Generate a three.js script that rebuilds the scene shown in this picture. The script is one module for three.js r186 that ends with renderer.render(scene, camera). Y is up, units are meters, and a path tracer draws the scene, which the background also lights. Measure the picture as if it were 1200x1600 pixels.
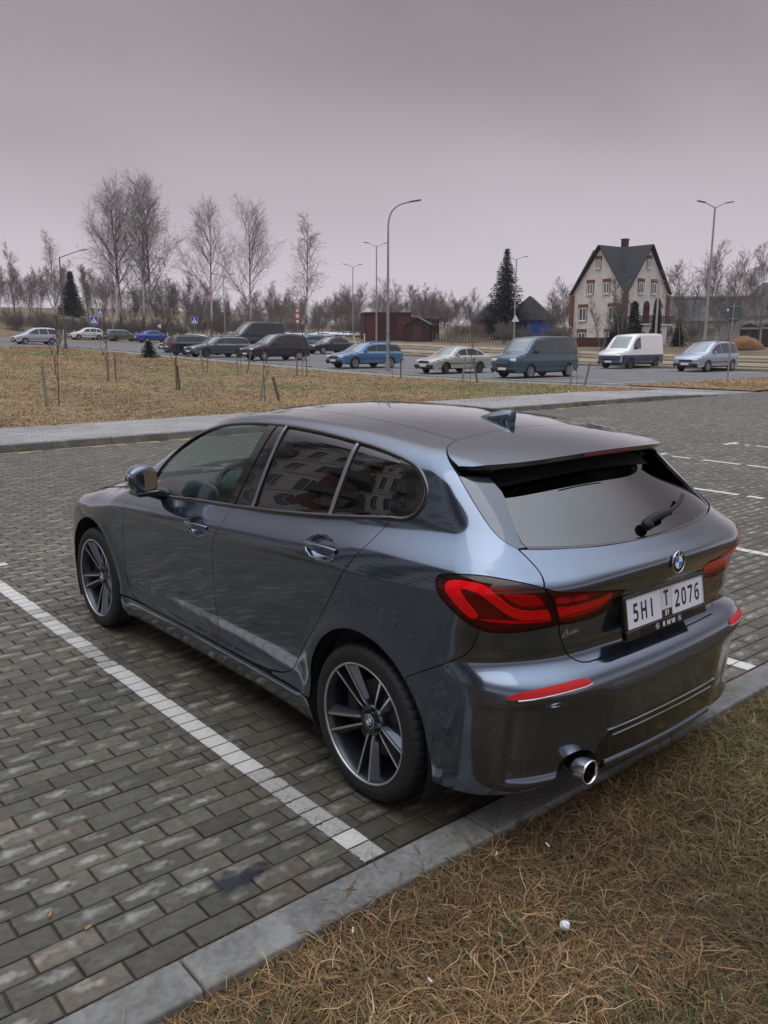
import * as THREE from 'three';
import { mergeGeometries } from 'three/addons/utils/BufferGeometryUtils.js';
import { RoundedBoxGeometry } from 'three/addons/geometries/RoundedBoxGeometry.js';

// ---------------------------------------------------------------- camera, sky, sun, exposure
const scene = new THREE.Scene();
const camera = new THREE.PerspectiveCamera(62.408, 768 / 1024, .1, 3000);
camera.position.set(-2.8102, 1.8032, 2.4064);
camera.rotation.set(-.20404, -.70165, .0027, 'YXZ');
const renderer = new THREE.WebGLRenderer({ antialias: true });
renderer.toneMapping = THREE.LinearToneMapping;
renderer.toneMappingExposure = 1.0;
renderer.shadowMap.enabled = true;

// seeded randomness and value noise
function rng(seed) { let s = seed >>> 0; return () => { s = (s + 0x6D2B79F5) >>> 0; let t = Math.imul(s ^ (s >>> 15), 1 | s); t = (t + Math.imul(t ^ (t >>> 7), 61 | t)) ^ t; return ((t ^ (t >>> 14)) >>> 0) / 4294967296; }; }
const hash2 = (x, y, s = 0) => { let h = Math.imul(x | 0, 374761393) ^ Math.imul(y | 0, 668265263) ^ Math.imul(s + 11, 974634777); h = Math.imul(h ^ (h >>> 13), 1274126177); return ((h ^ (h >>> 16)) >>> 0) / 4294967296; };
function vnoise(x, y, s = 0, per = 0) {
  const xi = Math.floor(x), yi = Math.floor(y), fx = x - xi, fy = y - yi, a = fx * fx * (3 - 2 * fx), b = fy * fy * (3 - 2 * fy);
  const w = per ? (n => ((n % per) + per) % per) : (n => n);
  const p = hash2(w(xi), w(yi), s), q = hash2(w(xi + 1), w(yi), s), r = hash2(w(xi), w(yi + 1), s), t = hash2(w(xi + 1), w(yi + 1), s);
  return p + (q - p) * a + (r - p) * b + (p - q - r + t) * a * b;
}
const fbm = (x, y, o = 4, s = 0, per = 0) => { let v = 0, a = .5, t = 0; for (let i = 0; i < o; i++) { v += a * vnoise(x, y, s + i * 7, per ? per << i : 0); t += a; a *= .5; x *= 2; y *= 2; } return v / t; };
const lerp = (a, b, t) => a + (b - a) * t;
const clamp01 = x => x < 0 ? 0 : x > 1 ? 1 : x;

const sstepH = (a, b, x) => { const t = clamp01((x - a) / (b - a)); return t * t * (3 - 2 * t); };
const skyL = d => { const T = [[0, .645], [4, .60], [8, .50], [12, .40], [16, .335], [20, .30], [26, .38], [36, .80], [55, 1.55], [90, 2.3]]; if (d <= 0) return .645; for (let i = 1; i < T.length; i++) if (d <= T[i][0]) { const [a, p] = T[i - 1], [b, q] = T[i]; return lerp(p, q, (d - a) / (b - a)); } return 2.3; };
// overcast evening-grey sky, mauve, paler towards the horizon
{
  const w = 512, h = 256, d = new Float32Array(w * h * 4);
  for (let j = 0; j < h; j++) for (let i = 0; i < w; i++) {
    const el = (j + .5) / h * Math.PI - Math.PI / 2, az = (i + .5) / w * 2 * Math.PI, e = Math.max(0, Math.sin(el));
    const dx = Math.cos(el) * Math.cos(az), dz = Math.cos(el) * Math.sin(az);
    // measured in the photograph up to 20 degrees; above that the cloud layer lightens towards the zenith, as overcast does
    const deg = el * 180 / Math.PI, k = skyL(deg);
    let r = k * 1.03, g = k * .945, b = k * 1.03; { const z = sstepH(20, 55, deg); r = lerp(r, k * .92, z); g = lerp(g, k * .985, z); b = lerp(b, k * 1.12, z); }
    const px = dx / (e + .25), pz = dz / (e + .25);
    const c = (fbm(px * .9 + 20, pz * 1.7 + 7, 5, 3) - .5) * .42 * sstepH(2, 16, deg) + 1;
    r *= c; g *= c; b *= c;
    if (el < 0) { r = .10; g = .09; b = .08; }
    const o = (j * w + i) * 4; d[o] = r; d[o + 1] = g; d[o + 2] = b; d[o + 3] = 1;
  }
  const t = new THREE.DataTexture(d, w, h, THREE.RGBAFormat, THREE.FloatType);
  t.mapping = THREE.EquirectangularReflectionMapping; t.magFilter = t.minFilter = THREE.LinearFilter; t.wrapS = THREE.RepeatWrapping; t.needsUpdate = true;
  scene.background = t; scene.environment = t;
}
const sun = new THREE.DirectionalLight(0xfff4e8, .5);
sun.position.set(-25, 60, 10); sun.castShadow = true; sun.shadow.radius = 90;
sun.shadow.mapSize.set(2048, 2048);
Object.assign(sun.shadow.camera, { left: -40, right: 40, top: 40, bottom: -40, near: 1, far: 160 });
scene.add(sun, sun.target);

// ---------------------------------------------------------------- helpers
const used = new Map();
function numbered(n) { const k = used.get(n) || 0; used.set(n, k + 1); return k ? n + '_' + String(k).padStart(3, '0') : n; }
const lin = (r, g, b) => new THREE.Color().setRGB(r, g, b);
function std(o) { return new THREE.MeshStandardMaterial({ roughness: .8, metalness: 0, ...o }); }
function phys(o) { return new THREE.MeshPhysicalMaterial({ roughness: .5, metalness: 0, ...o }); }
function tag(o, label, category, group, kind) { o.userData = { ...o.userData }; if (label) o.userData.label = label; if (category) o.userData.category = category; if (group) o.userData.group = group; if (kind) o.userData.kind = kind; return o; }
function mesh(name, geo, mat, parent) { const m = new THREE.Mesh(geo, mat); m.name = parent ? name : numbered(name); m.castShadow = m.receiveShadow = true; (parent || scene).add(m); return m; }
function thing(name, label, category, pos = [0, 0, 0], turn = 0, group) {
  const g = new THREE.Group(); g.name = numbered(name); g.position.set(...pos); g.rotation.y = turn; scene.add(g); return tag(g, label, category, group);
}
function merged(list) { const l = list.map(g => { g = g.index ? g.toNonIndexed() : g.clone(); for (const k of Object.keys(g.attributes)) if (k !== 'position' && k !== 'normal' && k !== 'uv') g.deleteAttribute(k); if (!g.attributes.uv) g.setAttribute('uv', new THREE.BufferAttribute(new Float32Array(g.attributes.position.count * 2), 2)); return g; }); return mergeGeometries(l); }
const box = (w, h, d, x = 0, y = 0, z = 0) => new THREE.BoxGeometry(w, h, d).translate(x, y, z);
const rbox = (w, h, d, r, x = 0, y = 0, z = 0, s = 2) => new RoundedBoxGeometry(w, h, d, s, Math.min(r, w / 2.01, h / 2.01, d / 2.01)).translate(x, y, z);
const cyl = (r0, r1, h, n = 12, x = 0, y = 0, z = 0) => new THREE.CylinderGeometry(r1, r0, h, n).translate(x, y + h / 2, z);
const V3 = (x, y, z) => new THREE.Vector3(x, y, z);
function bar(a, b, r0, r1 = r0, n = 6) { const p = V3(...a), q = V3(...b), d = q.clone().sub(p), l = d.length(); const g = new THREE.CylinderGeometry(r1, r0, l, n, 1); g.translate(0, l / 2, 0); g.applyQuaternion(new THREE.Quaternion().setFromUnitVectors(V3(0, 1, 0), d.divideScalar(l))); return g.translate(...a); }
function tubeG(pts, r, seg = 24, n = 6, closed = false) { return new THREE.TubeGeometry(new THREE.CatmullRomCurve3(pts.map(p => V3(...p)), closed), seg, r, n, closed); }
function geoOf(pos, idx, nor, uv) { const g = new THREE.BufferGeometry(); g.setAttribute('position', new THREE.Float32BufferAttribute(pos, 3)); if (uv) g.setAttribute('uv', new THREE.Float32BufferAttribute(uv, 2)); g.setIndex(idx); if (nor) { wind(pos, idx, nor); g.setIndex(idx); g.setAttribute('normal', new THREE.Float32BufferAttribute(nor, 3)); } else g.computeVertexNormals(); return g; }
function wind(p, x, n) { for (let i = 0; i < x.length; i += 3) { const a = x[i] * 3, b = x[i + 1] * 3, c = x[i + 2] * 3; const e = [p[b] - p[a], p[b + 1] - p[a + 1], p[b + 2] - p[a + 2]], f = [p[c] - p[a], p[c + 1] - p[a + 1], p[c + 2] - p[a + 2]]; const d = (e[1] * f[2] - e[2] * f[1]) * (n[a] + n[b] + n[c]) + (e[2] * f[0] - e[0] * f[2]) * (n[a + 1] + n[b + 1] + n[c + 1]) + (e[0] * f[1] - e[1] * f[0]) * (n[a + 2] + n[b + 2] + n[c + 2]); if (d < 0) { const t = x[i + 1]; x[i + 1] = x[i + 2]; x[i + 2] = t; } } }
function canvasTex(w, h, draw, srgb = true) { const c = document.createElement('canvas'); c.width = w; c.height = h; const x = c.getContext('2d'); draw(x, w, h); const t = new THREE.CanvasTexture(c); if (srgb) t.colorSpace = THREE.SRGBColorSpace; return t; }
function noiseTex(n, f, srgb = false) { const d = new Uint8Array(n * n * 4); for (let j = 0; j < n; j++) for (let i = 0; i < n; i++) { const c = f(i / n, j / n), o = (j * n + i) * 4; for (let k = 0; k < 3; k++) d[o + k] = Math.max(0, Math.min(255, (Array.isArray(c) ? c[k] : c) * 255)); d[o + 3] = 255; } const t = new THREE.DataTexture(d, n, n); t.wrapS = t.wrapT = THREE.RepeatWrapping; t.magFilter = THREE.LinearFilter; t.minFilter = THREE.LinearMipmapLinearFilter; t.generateMipmaps = true; if (srgb) t.colorSpace = THREE.SRGBColorSpace; t.needsUpdate = true; return t; }
// ---------------------------------------------------------------- the lie of the land
// site frame: X to the right, D away, used for surveying far things; scene axes follow the kerbs
const SF = [.6455, -.7638], SR = [.7638, .6455], S0 = [-2.81, 2.406];
const site = (X, D) => [S0[0] + X * SR[0] + D * SF[0], S0[1] + X * SR[1] + D * SF[1]];
function terr(x, z) {
  const dx = x - S0[0], dz = z - S0[1], X = dx * SR[0] + dz * SR[1], D = dx * SF[0] + dz * SF[1];
  let e = sstep0(22, 42, D) * Math.max(-.12, -.018 * (X + 1) + .012 * (D - 51));
  const m = x - 50; e += .034 * (m > 6 ? m - 3 : m > -6 ? (m + 6) * (m + 6) / 24 : 0) * (1 - .5 * sstep0(90, 200, x));
  e += 4.6 * sstep0(-34, -62, X) * sstep0(88, 150, D);
  return e;
}
function sstep0(a, b, x) { const t = Math.min(1, Math.max(0, (x - a) / (b - a))); return t * t * (3 - 2 * t); }
// a sheet draped over the land
function sheet(name, x0, x1, z0, z1, off, mat, step = 2, label) {
  const nx = Math.max(1, Math.round((x1 - x0) / step)), nz = Math.max(1, Math.round((z1 - z0) / step)), pos = [], uv = [], idx = [];
  for (let i = 0; i <= nx; i++) for (let j = 0; j <= nz; j++) { const x = lerp(x0, x1, i / nx), z = lerp(z0, z1, j / nz); pos.push(x, terr(x, z) + off, z); uv.push(x, z); if (i < nx && j < nz) { const a = i * (nz + 1) + j; idx.push(a, a + 1, a + nz + 1, a + 1, a + nz + 2, a + nz + 1); } }
  const m = mesh(name, geoOf(pos, idx, null, uv), mat); m.userData.kind = 'structure'; return m;
}
const T_dirt = noiseTex(512, (u, v) => { const wx = fbm(u * 4, v * 4, 3, 51, 4) * .5, wy = fbm(u * 4, v * 4, 3, 52, 4) * .5, n = fbm(u * 8 + wx * 6, v * 8 + wy * 6, 6, 5, 8), s = vnoise(u * 200 + wx * 40, v * 200 + wy * 40, 9), c = .55 + .5 * (n - .5) + .25 * (s - .5); return [c, c, c]; });
function rep(t, k) { const c = t.clone(); c.repeat.set(k, k); c.needsUpdate = true; return c; }
const T_soft = noiseTex(512, (u, v) => { const wx = fbm(u * 3, v * 3, 4, 71, 3), wy = fbm(u * 3, v * 3, 4, 72, 3), n = fbm(u * 5 + wx * 4, v * 5 + wy * 4, 6, 73, 5), c = .86 + .34 * (n - .5); return [c, c, c]; });
const strawT = canvasTex(1024, 1024, (x, w) => { // matted dead stalks over dark soil, 0.8 m a side
  const r = rng(303); x.fillStyle = '#2a2117'; x.fillRect(0, 0, w, w); x.lineCap = 'round';
  for (let i = 0; i < 15000; i++) { const k = i / 15000, a = r() * 6.283, l = 14 + r() * 70, px = r() * w, py = r() * w, q = r(), b = (.35 + .65 * k) * (.7 + .5 * r()); const c = q < .1 ? [70, 76, 38] : q < .45 ? [150, 118, 72] : q < .75 ? [112, 80, 46] : q < .92 ? [72, 50, 30] : [184, 156, 106]; x.strokeStyle = 'rgb(' + c.map(v => Math.round(v * b)).join(',') + ')'; x.lineWidth = 1.2 + r() * 2.2; const ex = px + Math.cos(a) * l, ey = py + Math.sin(a) * l, mx = (px + ex) / 2 + (r() - .5) * l * .5, my = (py + ey) / 2 + (r() - .5) * l * .5; for (const ox of [0, -w, w]) { if (ox && px + ox > -80 && px + ox < w + 80 === false) continue; x.beginPath(); x.moveTo(px + ox, py); x.quadraticCurveTo(mx + ox, my, ex + ox, ey); x.stroke(); } }
}); strawT.wrapS = strawT.wrapT = THREE.RepeatWrapping; strawT.repeat.set(1.25, 1.25);
const T_kerb = noiseTex(512, (u, v) => { const wx = fbm(u * 3, v * 3, 4, 171, 3), wy = fbm(u * 3, v * 3, 4, 172, 3), n = fbm(u * 4 + wx * 3, v * 4 + wy * 3, 6, 173, 4), s = fbm(u * 90, v * 90, 2, 175, 90), m = clamp01((fbm(u * 6 + wy * 4, v * 6, 5, 176, 6) - .55) * 5); let c = .72 + .95 * (n - .5) + .4 * (s - .5); return [c * lerp(1, .72, m), c * lerp(1, .74, m), c * lerp(1, .60, m)]; });
const GMAT = {
  soil: std({ color: lin(.075, .058, .036), map: rep(T_dirt, .8), roughness: 1 }),
  straw: std({ map: strawT, roughness: 1 }),
  dry: std({ color: lin(.34, .25, .13), map: rep(T_dirt, .22), roughness: 1 }),
  field: std({ color: lin(.27, .20, .115), map: rep(T_dirt, .06), roughness: 1 }),
  asphalt: std({ color: lin(.235, .228, .226), map: rep(T_dirt, .3), roughness: .85 }),
  sand: std({ color: lin(.46, .37, .255), map: rep(T_dirt, .12), roughness: 1 }),
  joint: std({ color: lin(.125, .092, .062), map: rep(T_dirt, 3), bumpMap: rep(T_dirt, 6), bumpScale: .004, roughness: 1 }),
  kerb: std({ color: lin(.34, .33, .31), map: rep(T_dirt, 1.3), bumpMap: rep(T_dirt, 5), bumpScale: .0015, roughness: .9 }),
  path: std({ color: lin(.36, .34, .325), map: rep(T_dirt, .5), roughness: .9 }),
};
{ // the ground itself, out to the horizon: fine near, coarse far
  const pos = [], uv = [], idx = [], R = [0, 10, 20, 30, 40, 50, 60, 70, 80, 95, 110, 130, 150, 180, 220, 280, 360, 500, 800, 1500], N = 72;
  R.forEach((r, i) => { for (let k = 0; k <= N; k++) { const a = k / N * 2 * Math.PI, x = S0[0] + r * Math.cos(a), z = S0[1] + r * Math.sin(a); const y = r > 360 ? terr(S0[0] + 360 * Math.cos(a), S0[1] + 360 * Math.sin(a)) : terr(x, z); pos.push(x, Math.max(y, -1) - .14, z); uv.push(x, z); if (i < R.length - 1 && k < N) { const b = i * (N + 1) + k; idx.push(b, b + 1, b + N + 1, b + 1, b + N + 2, b + N + 1); } } });
  const g = mesh('ground', geoOf(pos, idx, null, uv), GMAT.field); g.userData.kind = 'structure';
}
// ---------------------------------------------------------------- parking court of concrete pavers
const ATN = 4, ATM = 8;
const pavTex = (() => { // 32 paver faces: olive-grey concrete, scuffed pale in the middle, darker where moss and grit sit
  const n = 1024, d = new Uint8Array(n * n * 4), cw = n / ATN, ch = n / ATM;
  const s = x => 255 * Math.pow(clamp01(x), 1 / 2.2);
  for (let cx = 0; cx < ATN; cx++) for (let cy = 0; cy < ATM; cy++) {
    const id = cx * ATM + cy, r = rng(900 + id), amt = r() < .36 ? .05 : .34 + .66 * r(), ox = r() * 50, oy = r() * 50, tone = .72 + .5 * r(), warm = r() < .16 ? .5 : 0, cxp = .35 + .3 * r(), cyp = .4 + .25 * r();
    for (let j = 0; j < ch; j++) for (let i = 0; i < cw; i++) {
      const u = i / cw, v = j / ch, e = Math.min(u * 2, (1 - u) * 2, v, 1 - v);
      const f = fbm(ox + u * 9, oy + v * 4.5, 5, 31), g = fbm(ox + u * 3.2 + 9, oy + v * 2.4, 4, 77), h = vnoise(ox + u * 90, oy + v * 45, 3);
      const body = Math.exp(-(((u - cxp) / .36) ** 2 + ((v - cyp) / .30) ** 2));
      let p = clamp01((fbm(ox + u * 3.0 + 9, oy + v * 3.4, 3, 77) * .7 + f * .35 + body * .5 - .80) * 2.6) * amt;
      p *= .65 + .5 * f;
      let base = (.72 + .62 * (f - .5) + .3 * (h - .5)) * tone;
      const moss = clamp01((fbm(ox + u * 5, oy + 30 + v * 3, 3, 12) - .52) * 3.5);
      let R = .084 * base, G = .076 * base, B = .056 * base;
      R = lerp(R, .072 * base, moss * .8); G = lerp(G, .078 * base, moss * .8); B = lerp(B, .046 * base, moss * .8);
      R = lerp(R, .13 * base, warm * g); G = lerp(G, .082 * base, warm * g); B = lerp(B, .055 * base, warm * g);
      R = lerp(R, .30, p * .8); G = lerp(G, .29, p * .8); B = lerp(B, .265, p * .8);
      if (h > .93) { R *= 1.5; G *= 1.5; B *= 1.5; } if (h < .06) { R *= .6; G *= .6; B *= .6; }
      const o = ((cy * ch + j) * n + cx * cw + i) * 4; d[o] = s(R * 1.35); d[o + 1] = s(G * 1.35); d[o + 2] = s(B * 1.35); d[o + 3] = 255;
    }
  }
  const t = new THREE.DataTexture(d, n, n); t.magFilter = THREE.LinearFilter; t.minFilter = THREE.LinearMipmapLinearFilter; t.generateMipmaps = true; t.colorSpace = THREE.SRGBColorSpace; t.needsUpdate = true; return t;
})();
function paverGeo(L, Wd, id, t = .05, c = .004) { // a brick with a worn edge, its face in cell id of the sheet
  const cx = id % ATN, cy = Math.floor(id / ATN) % ATM, P = [], I = [], U = [], x = L / 2, z = Wd / 2, fl = id % 2;
  const uvm = (a, b) => { let u = clamp01((a + x) / L), v = clamp01((b + z) / Wd); if (fl) u = 1 - u; return [(cx + .02 + .96 * u) / ATN, (cy + .03 + .94 * v) / ATM]; };
  const ring = (a, y) => [[-x + a, y, -z + a], [x - a, y, -z + a], [x - a, y, z - a], [-x + a, y, z - a]];
  const quad = (a, b, e, f) => { const o = P.length / 3; for (const q of [a, b, e, f]) { P.push(...q); U.push(...uvm(q[0], q[2])); } I.push(o, o + 1, o + 2, o, o + 2, o + 3); };
  const T = ring(c, 0), M = ring(c * .2, -c * .75), B = ring(0, -t); quad(T[3], T[2], T[1], T[0]);
  for (let k = 0; k < 4; k++) { const l = (k + 1) % 4; quad(T[k], T[l], M[l], M[k]); quad(M[k], M[l], B[l], B[k]); }
  return geoOf(P, I, null, U);
}
const pavMat = std({ map: pavTex, roughness: .62, bumpMap: rep(T_dirt, 6), bumpScale: .0008 });
const paved = new THREE.Group(); paved.name = 'paved_court'; paved.userData.kind = 'structure'; scene.add(paved);
mesh('paver_bed', new THREE.PlaneGeometry(54, 12.2).rotateX(-Math.PI / 2).translate(15, -.0095, -5.6), GMAT.joint, paved);
{ const uv = paved.children[0].geometry.attributes.uv, p = paved.children[0].geometry.attributes.position; for (let i = 0; i < uv.count; i++) uv.setXY(i, p.getX(i), p.getZ(i)); }
const PV = [], pr = rng(4411), ROW = .1, LEN = .2;
for (let j = 0; j < 120; j++) { const z = .397 - j * ROW; const jit = (pr() - .5) * .010; for (let i = -48; i < 172; i++) { const x = i * LEN + (j % 2 ? LEN / 2 : 0) + jit; const cut = 0; PV.push([x, z, pr(), pr(), pr(), pr(), pr()]); } }
const nearness = p => Math.hypot(p[0] + 1.75, (p[1] + .1) * .8) + (p[0] > -.45 && p[1] < .3 ? .9 : 0);
const pg = Array.from({ length: 32 }, (_, i) => paverGeo(LEN - .0065, ROW - .0055, i));
PV.sort((a, b) => nearness(a) - nearness(b));
const stainOf0 = (x, z) => { const d = Math.hypot((x + 1.53) / .17, (z - .13) / .07); return d < 1.25; };
const tintMats = [1, .86, 1.14, .74].map(k => { const m = pavMat.clone(); m.color = lin(k, k, k * .99); return m; });
PV.slice(0, 300).forEach(p => { const m = mesh('paver', pg[Math.floor(p[2] * 32)], tintMats[Math.floor(p[3] * 4)], paved); m.name = 'paver'; m.position.set(p[0], (p[4] - .5) * .003, p[1]); m.rotation.set((p[5] - .5) * .012, (p[6] - .5) * .012, (p[2] - .5) * .008); });
paved.children.forEach((m, i) => { if (m.name === 'paver') m.name = i > 1 ? 'paver_' + String(i - 1).padStart(3, '0') : 'paver'; });
{ const rest = PV.slice(300), by = Array.from({ length: 16 }, () => []); rest.forEach(p => by[Math.floor(p[2] * 16)].push(p));
  const M4 = new THREE.Matrix4(), E = new THREE.Euler(), Q = new THREE.Quaternion(), one = V3(1, 1, 1), c = new THREE.Color();
  const g0 = new THREE.Group(); g0.name = 'far_pavers'; g0.userData.kind = 'stuff'; paved.add(g0);
  by.forEach((list, k) => { const im = new THREE.InstancedMesh(pg[k * 2], pavMat, list.length); im.name = 'paver_run'; im.userData.kind = 'stuff'; im.receiveShadow = true;
    list.forEach((p, i) => { E.set((p[5] - .5) * .012, (p[6] - .5) * .012, (p[4] - .5) * .008); Q.setFromEuler(E); M4.compose(V3(p[0], (p[4] - .5) * .003, p[1]), Q, one); im.setMatrixAt(i, M4); const far = sstep0(3, 12, Math.hypot(p[0], p[1])); let t = (.8 + .42 * p[3]) * (1 + .3 * (fbm(p[0] * .35 + 9, p[1] * .35, 3, 8) - .5)); c.setRGB(t * 1.02, t, t * .985); im.setColorAt(i, c); }); g0.add(im); });
}
// painted bay lines: each course of pavers carries its own piece of paint
const paintTex = (seed) => noiseTex(128, (u, v) => { const n = fbm(u * 2.2 + seed, v * 2.2, 5, seed) * .8 + fbm(u * 9 + seed, v * 9, 3, seed + 3) * .2, e = Math.min(u, 1 - u, v, 1 - v); return clamp01((n + clamp01(e * 7) * .2 - .47) * 14); });
const wornT = [5, 17, 29, 43].map(s => paintTex(s)), clean = T_dirt;
const paintCol = lin(.62, .595, .55);
const paintM = [std({ color: paintCol, map: T_soft, roughness: .75 }), ...wornT.map(t => std({ color: paintCol, map: rep(T_dirt, 2.5), alphaMap: t, transparent: true, roughness: .75 }))];
const bayLine = (name, label) => { const g = new THREE.Group(); g.name = numbered(name); g.userData.kind = 'structure'; scene.add(g); return g; };
{ const g = bayLine('bay_line'), r = rng(77); const seg = new THREE.BoxGeometry(.098, .0016, .0925); const uv = seg.attributes.uv;
  for (let j = 0; j < 46; j++) { const z = .297 - j * ROW; if (j === 17 && 0) continue; const k = j < 8 ? (r() < .75 ? 1 + Math.floor(r() * 4) : 0) : j === 23 || j === 24 ? 2 : r() < .28 ? 1 + Math.floor(r() * 4) : 0; const m = mesh('painted_piece', seg, paintM[k], g); m.name = 'painted_piece' + (j ? '_' + String(j).padStart(3, '0') : ''); m.position.set(-1.105 + (r() - .5) * .008, .0032, z); m.scale.x = j === 24 ? .7 : 1 + (r() - .5) * .05; m.rotation.y = (r() - .5) * .02; } }
{ // the other bays
  const r = rng(78); const seg = new THREE.BoxGeometry(.098, .0016, .0925), T = new THREE.BoxGeometry(.46, .0016, .0925);
  for (const x of [1.62, 4.17, 6.66, 9.02, 11.28, 13.7, 16.1]) { const a = []; for (let j = 0; j < 52; j++) { if (x > 6 && r() < .22) continue; const b = seg.clone(); b.translate(x + (r() - .5) * .01, .0032, .297 - j * ROW); a.push(b); } a.push(T.clone().translate(x, .0032, .297 - 52 * ROW)); const g = mesh('bay_line', merged(a), paintM[0]); g.userData.kind = 'structure'; }
  const e = mesh('bay_line', T.clone().translate(-1.105, .0032, .297 - 49 * ROW), paintM[0]); e.userData.kind = 'structure';
  const a = []; for (let i = 0; i < 105; i++) { if (r() < .3) continue; a.push(new THREE.BoxGeometry(.19, .0016, .085).translate(-3 + i * .2, .0032, -11.455)); if (r() < .35) a.push(new THREE.BoxGeometry(.17, .0016, .08).translate(-3 + i * .2, .0032, -11.355)); }
  const y = mesh('edge_line', merged(a), std({ color: lin(.62, .49, .22), map: rep(T_dirt, 1), roughness: .8 })); y.userData.kind = 'structure';
}
// ---------------------------------------------------------------- kerbs
function kerbRun(name, x0, n, len, z, w, h, seed, low) { const g = new THREE.Group(); g.name = numbered(name); g.userData.kind = 'structure'; scene.add(g); const r = rng(seed), geo = rbox(len - .006, .26, w, .012, 0, -.13, 0, 2); { const p = geo.attributes.position, uv = geo.attributes.uv; for (let i = 0; i < p.count; i++) uv.setXY(i, p.getX(i) + p.getY(i) * .3, p.getZ(i) + p.getY(i)); }
  const tones = [1, .9, .8, 1.06].map(k => { const m = GMAT.kerb.clone(); m.map = rep(T_kerb, .7); m.map.offset.set(k * 3.7, k * 1.9); m.color = lin(.215 * k, .21 * k, .195 * k); return m; });
  for (let i = 0; i < n; i++) { const m = mesh('kerb_stone', geo, tones[Math.floor(r() * 4)], g); m.name = 'kerb_stone' + (i ? '_' + String(i).padStart(3, '0') : ''); const x = x0 + (i + .5) * len; m.position.set(x, h + (r() - .5) * .004 - (low ? low(x) : 0), z + (r() - .5) * .004); m.rotation.y = (r() - .5) * .006; } }
kerbRun('kerb', -1.885 - 1.17 * 6, 30, 1.17, .478, .155, .045, 31);
kerbRun('kerb', -7.1, 32, 1.0, -11.60, .15, .125, 32, x => .115 * sstep0(19, 24, x));
// pavement beyond the court
{ const g = new THREE.Group(); g.name = 'pavement'; g.userData.kind = 'structure'; scene.add(g);
  const m = sheet('pavement_bed', -8, 24, -14.2, -11.67, .112, GMAT.joint, 1.3); m.removeFromParent(); g.add(m); m.name = 'pavement_bed'; delete m.userData.kind; { const p = m.geometry.attributes.position; for (let i = 0; i < p.count; i++) p.setY(i, .112 - .10 * sstep0(19, 24, p.getX(i))); }
  const r = rng(55), im = new THREE.InstancedMesh(paverGeo(.193, .094, 3), std({ map: null, color: lin(.29, .28, .268), bumpMap: null, roughness: .85 }), 159 * 25), M4 = new THREE.Matrix4(), c = new THREE.Color(); let k = 0;
  for (let i = 0; i < 159; i++) for (let j = 0; j < 25; j++) { const x = -7.8 + i * .2 + (j % 2) * .1, z = -11.73 - j * .1 - .03; M4.makeTranslation(x, .121 - .10 * sstep0(19, 24, x) + (r() - .5) * .004, z); im.setMatrixAt(k, M4); const t = .78 + .3 * r() + .5 * (fbm(x * .8, z * .8, 3, 4) - .5); c.setRGB(t, t * .99, t * .98); im.setColorAt(k++, c); }
  im.name = 'pavement_pavers'; im.userData.kind = 'stuff'; g.add(im); im.receiveShadow = true; }
// road court beyond the pavers to the right, footpath, lot, verges
sheet('road', 34, 70, -12, 3, .0, GMAT.asphalt, 4);
sheet('lot', 26.2, 46.5, -118, -17.5, -.004, GMAT.asphalt, 2);
sheet('lot_entrance', 44, 70, -17.5, -12, -.004, GMAT.asphalt, 2);
sheet('footpath', 24.0, 26.2, -66, -11.5, .012, GMAT.path, 1.1);
sheet('lawn_ground', -45, 23.9, -66, -14.25, .075, GMAT.dry, 2);
sheet('far_street', -60, 26.2, -92, -68, -.004, GMAT.asphalt, 2);
sheet('footpath', -60, 26.2, -68, -66, .012, GMAT.path, 2);
sheet('far_verge', -60, 46.4, -100, -92, .02, GMAT.dry, 3);
sheet('island_ground', 26.2, 43.8, -17.4, -12.0, .05, GMAT.dry, 1.2);
sheet('verge_ground', -12, 40, .5, 45, .015, GMAT.straw, 3);
sheet('verge', 46.5, 50, -118, 40, .06, GMAT.dry, 3);
sheet('street', 50, 57.5, -118, 40, .012, GMAT.sand, 3);
sheet('verge', 57.5, 61, -120, 40, .06, GMAT.dry, 3);
sheet('street', 61, 66.5, -122, 40, .012, GMAT.sand, 3);
{ const k = []; for (const x of [26.25, 46.4, 50.1, 57.4, 61.1]) for (let i = 0; i < 40; i++) { const z = -17.6 - i * 3, h = x === 26.25 ? .05 : .13; k.push([x, z, h]); }
  for (const x of [26.25, 46.4, 50.1, 57.4, 61.1]) { const a = k.filter(q => q[0] === x).map(([x, z, h]) => box(.15, .2, 2.99, x, terr(x, z - 1.5) + h - .1, z - 1.5)); const m = mesh('street_kerb', merged(a), GMAT.kerb); m.userData.kind = 'structure'; } }
{ const a = []; for (let z = -19; z > -75; z -= 2.5) a.push(box(4.8, .003, .1, 28.8, terr(28.8, z) + .004, z)); for (let z = -19; z > -75; z -= 2.5) a.push(box(4.6, .003, .1, 43.9, terr(43.9, z) + .004, z)); const m = mesh('lot_line', merged(a), paintM[0]); m.userData.kind = 'structure'; }
{ const m = mesh('manhole', merged([box(.62, .02, .62, 13.05, -.004, -9.0), new THREE.CylinderGeometry(.3, .3, .03, 28).translate(13.05, -.004, -9.0), box(.9, .012, .9, 13.05, -.004, -9)]), std({ color: lin(.26, .22, .18), map: rep(T_dirt, 2), roughness: .8 })); m.userData.kind = 'structure'; }
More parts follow.
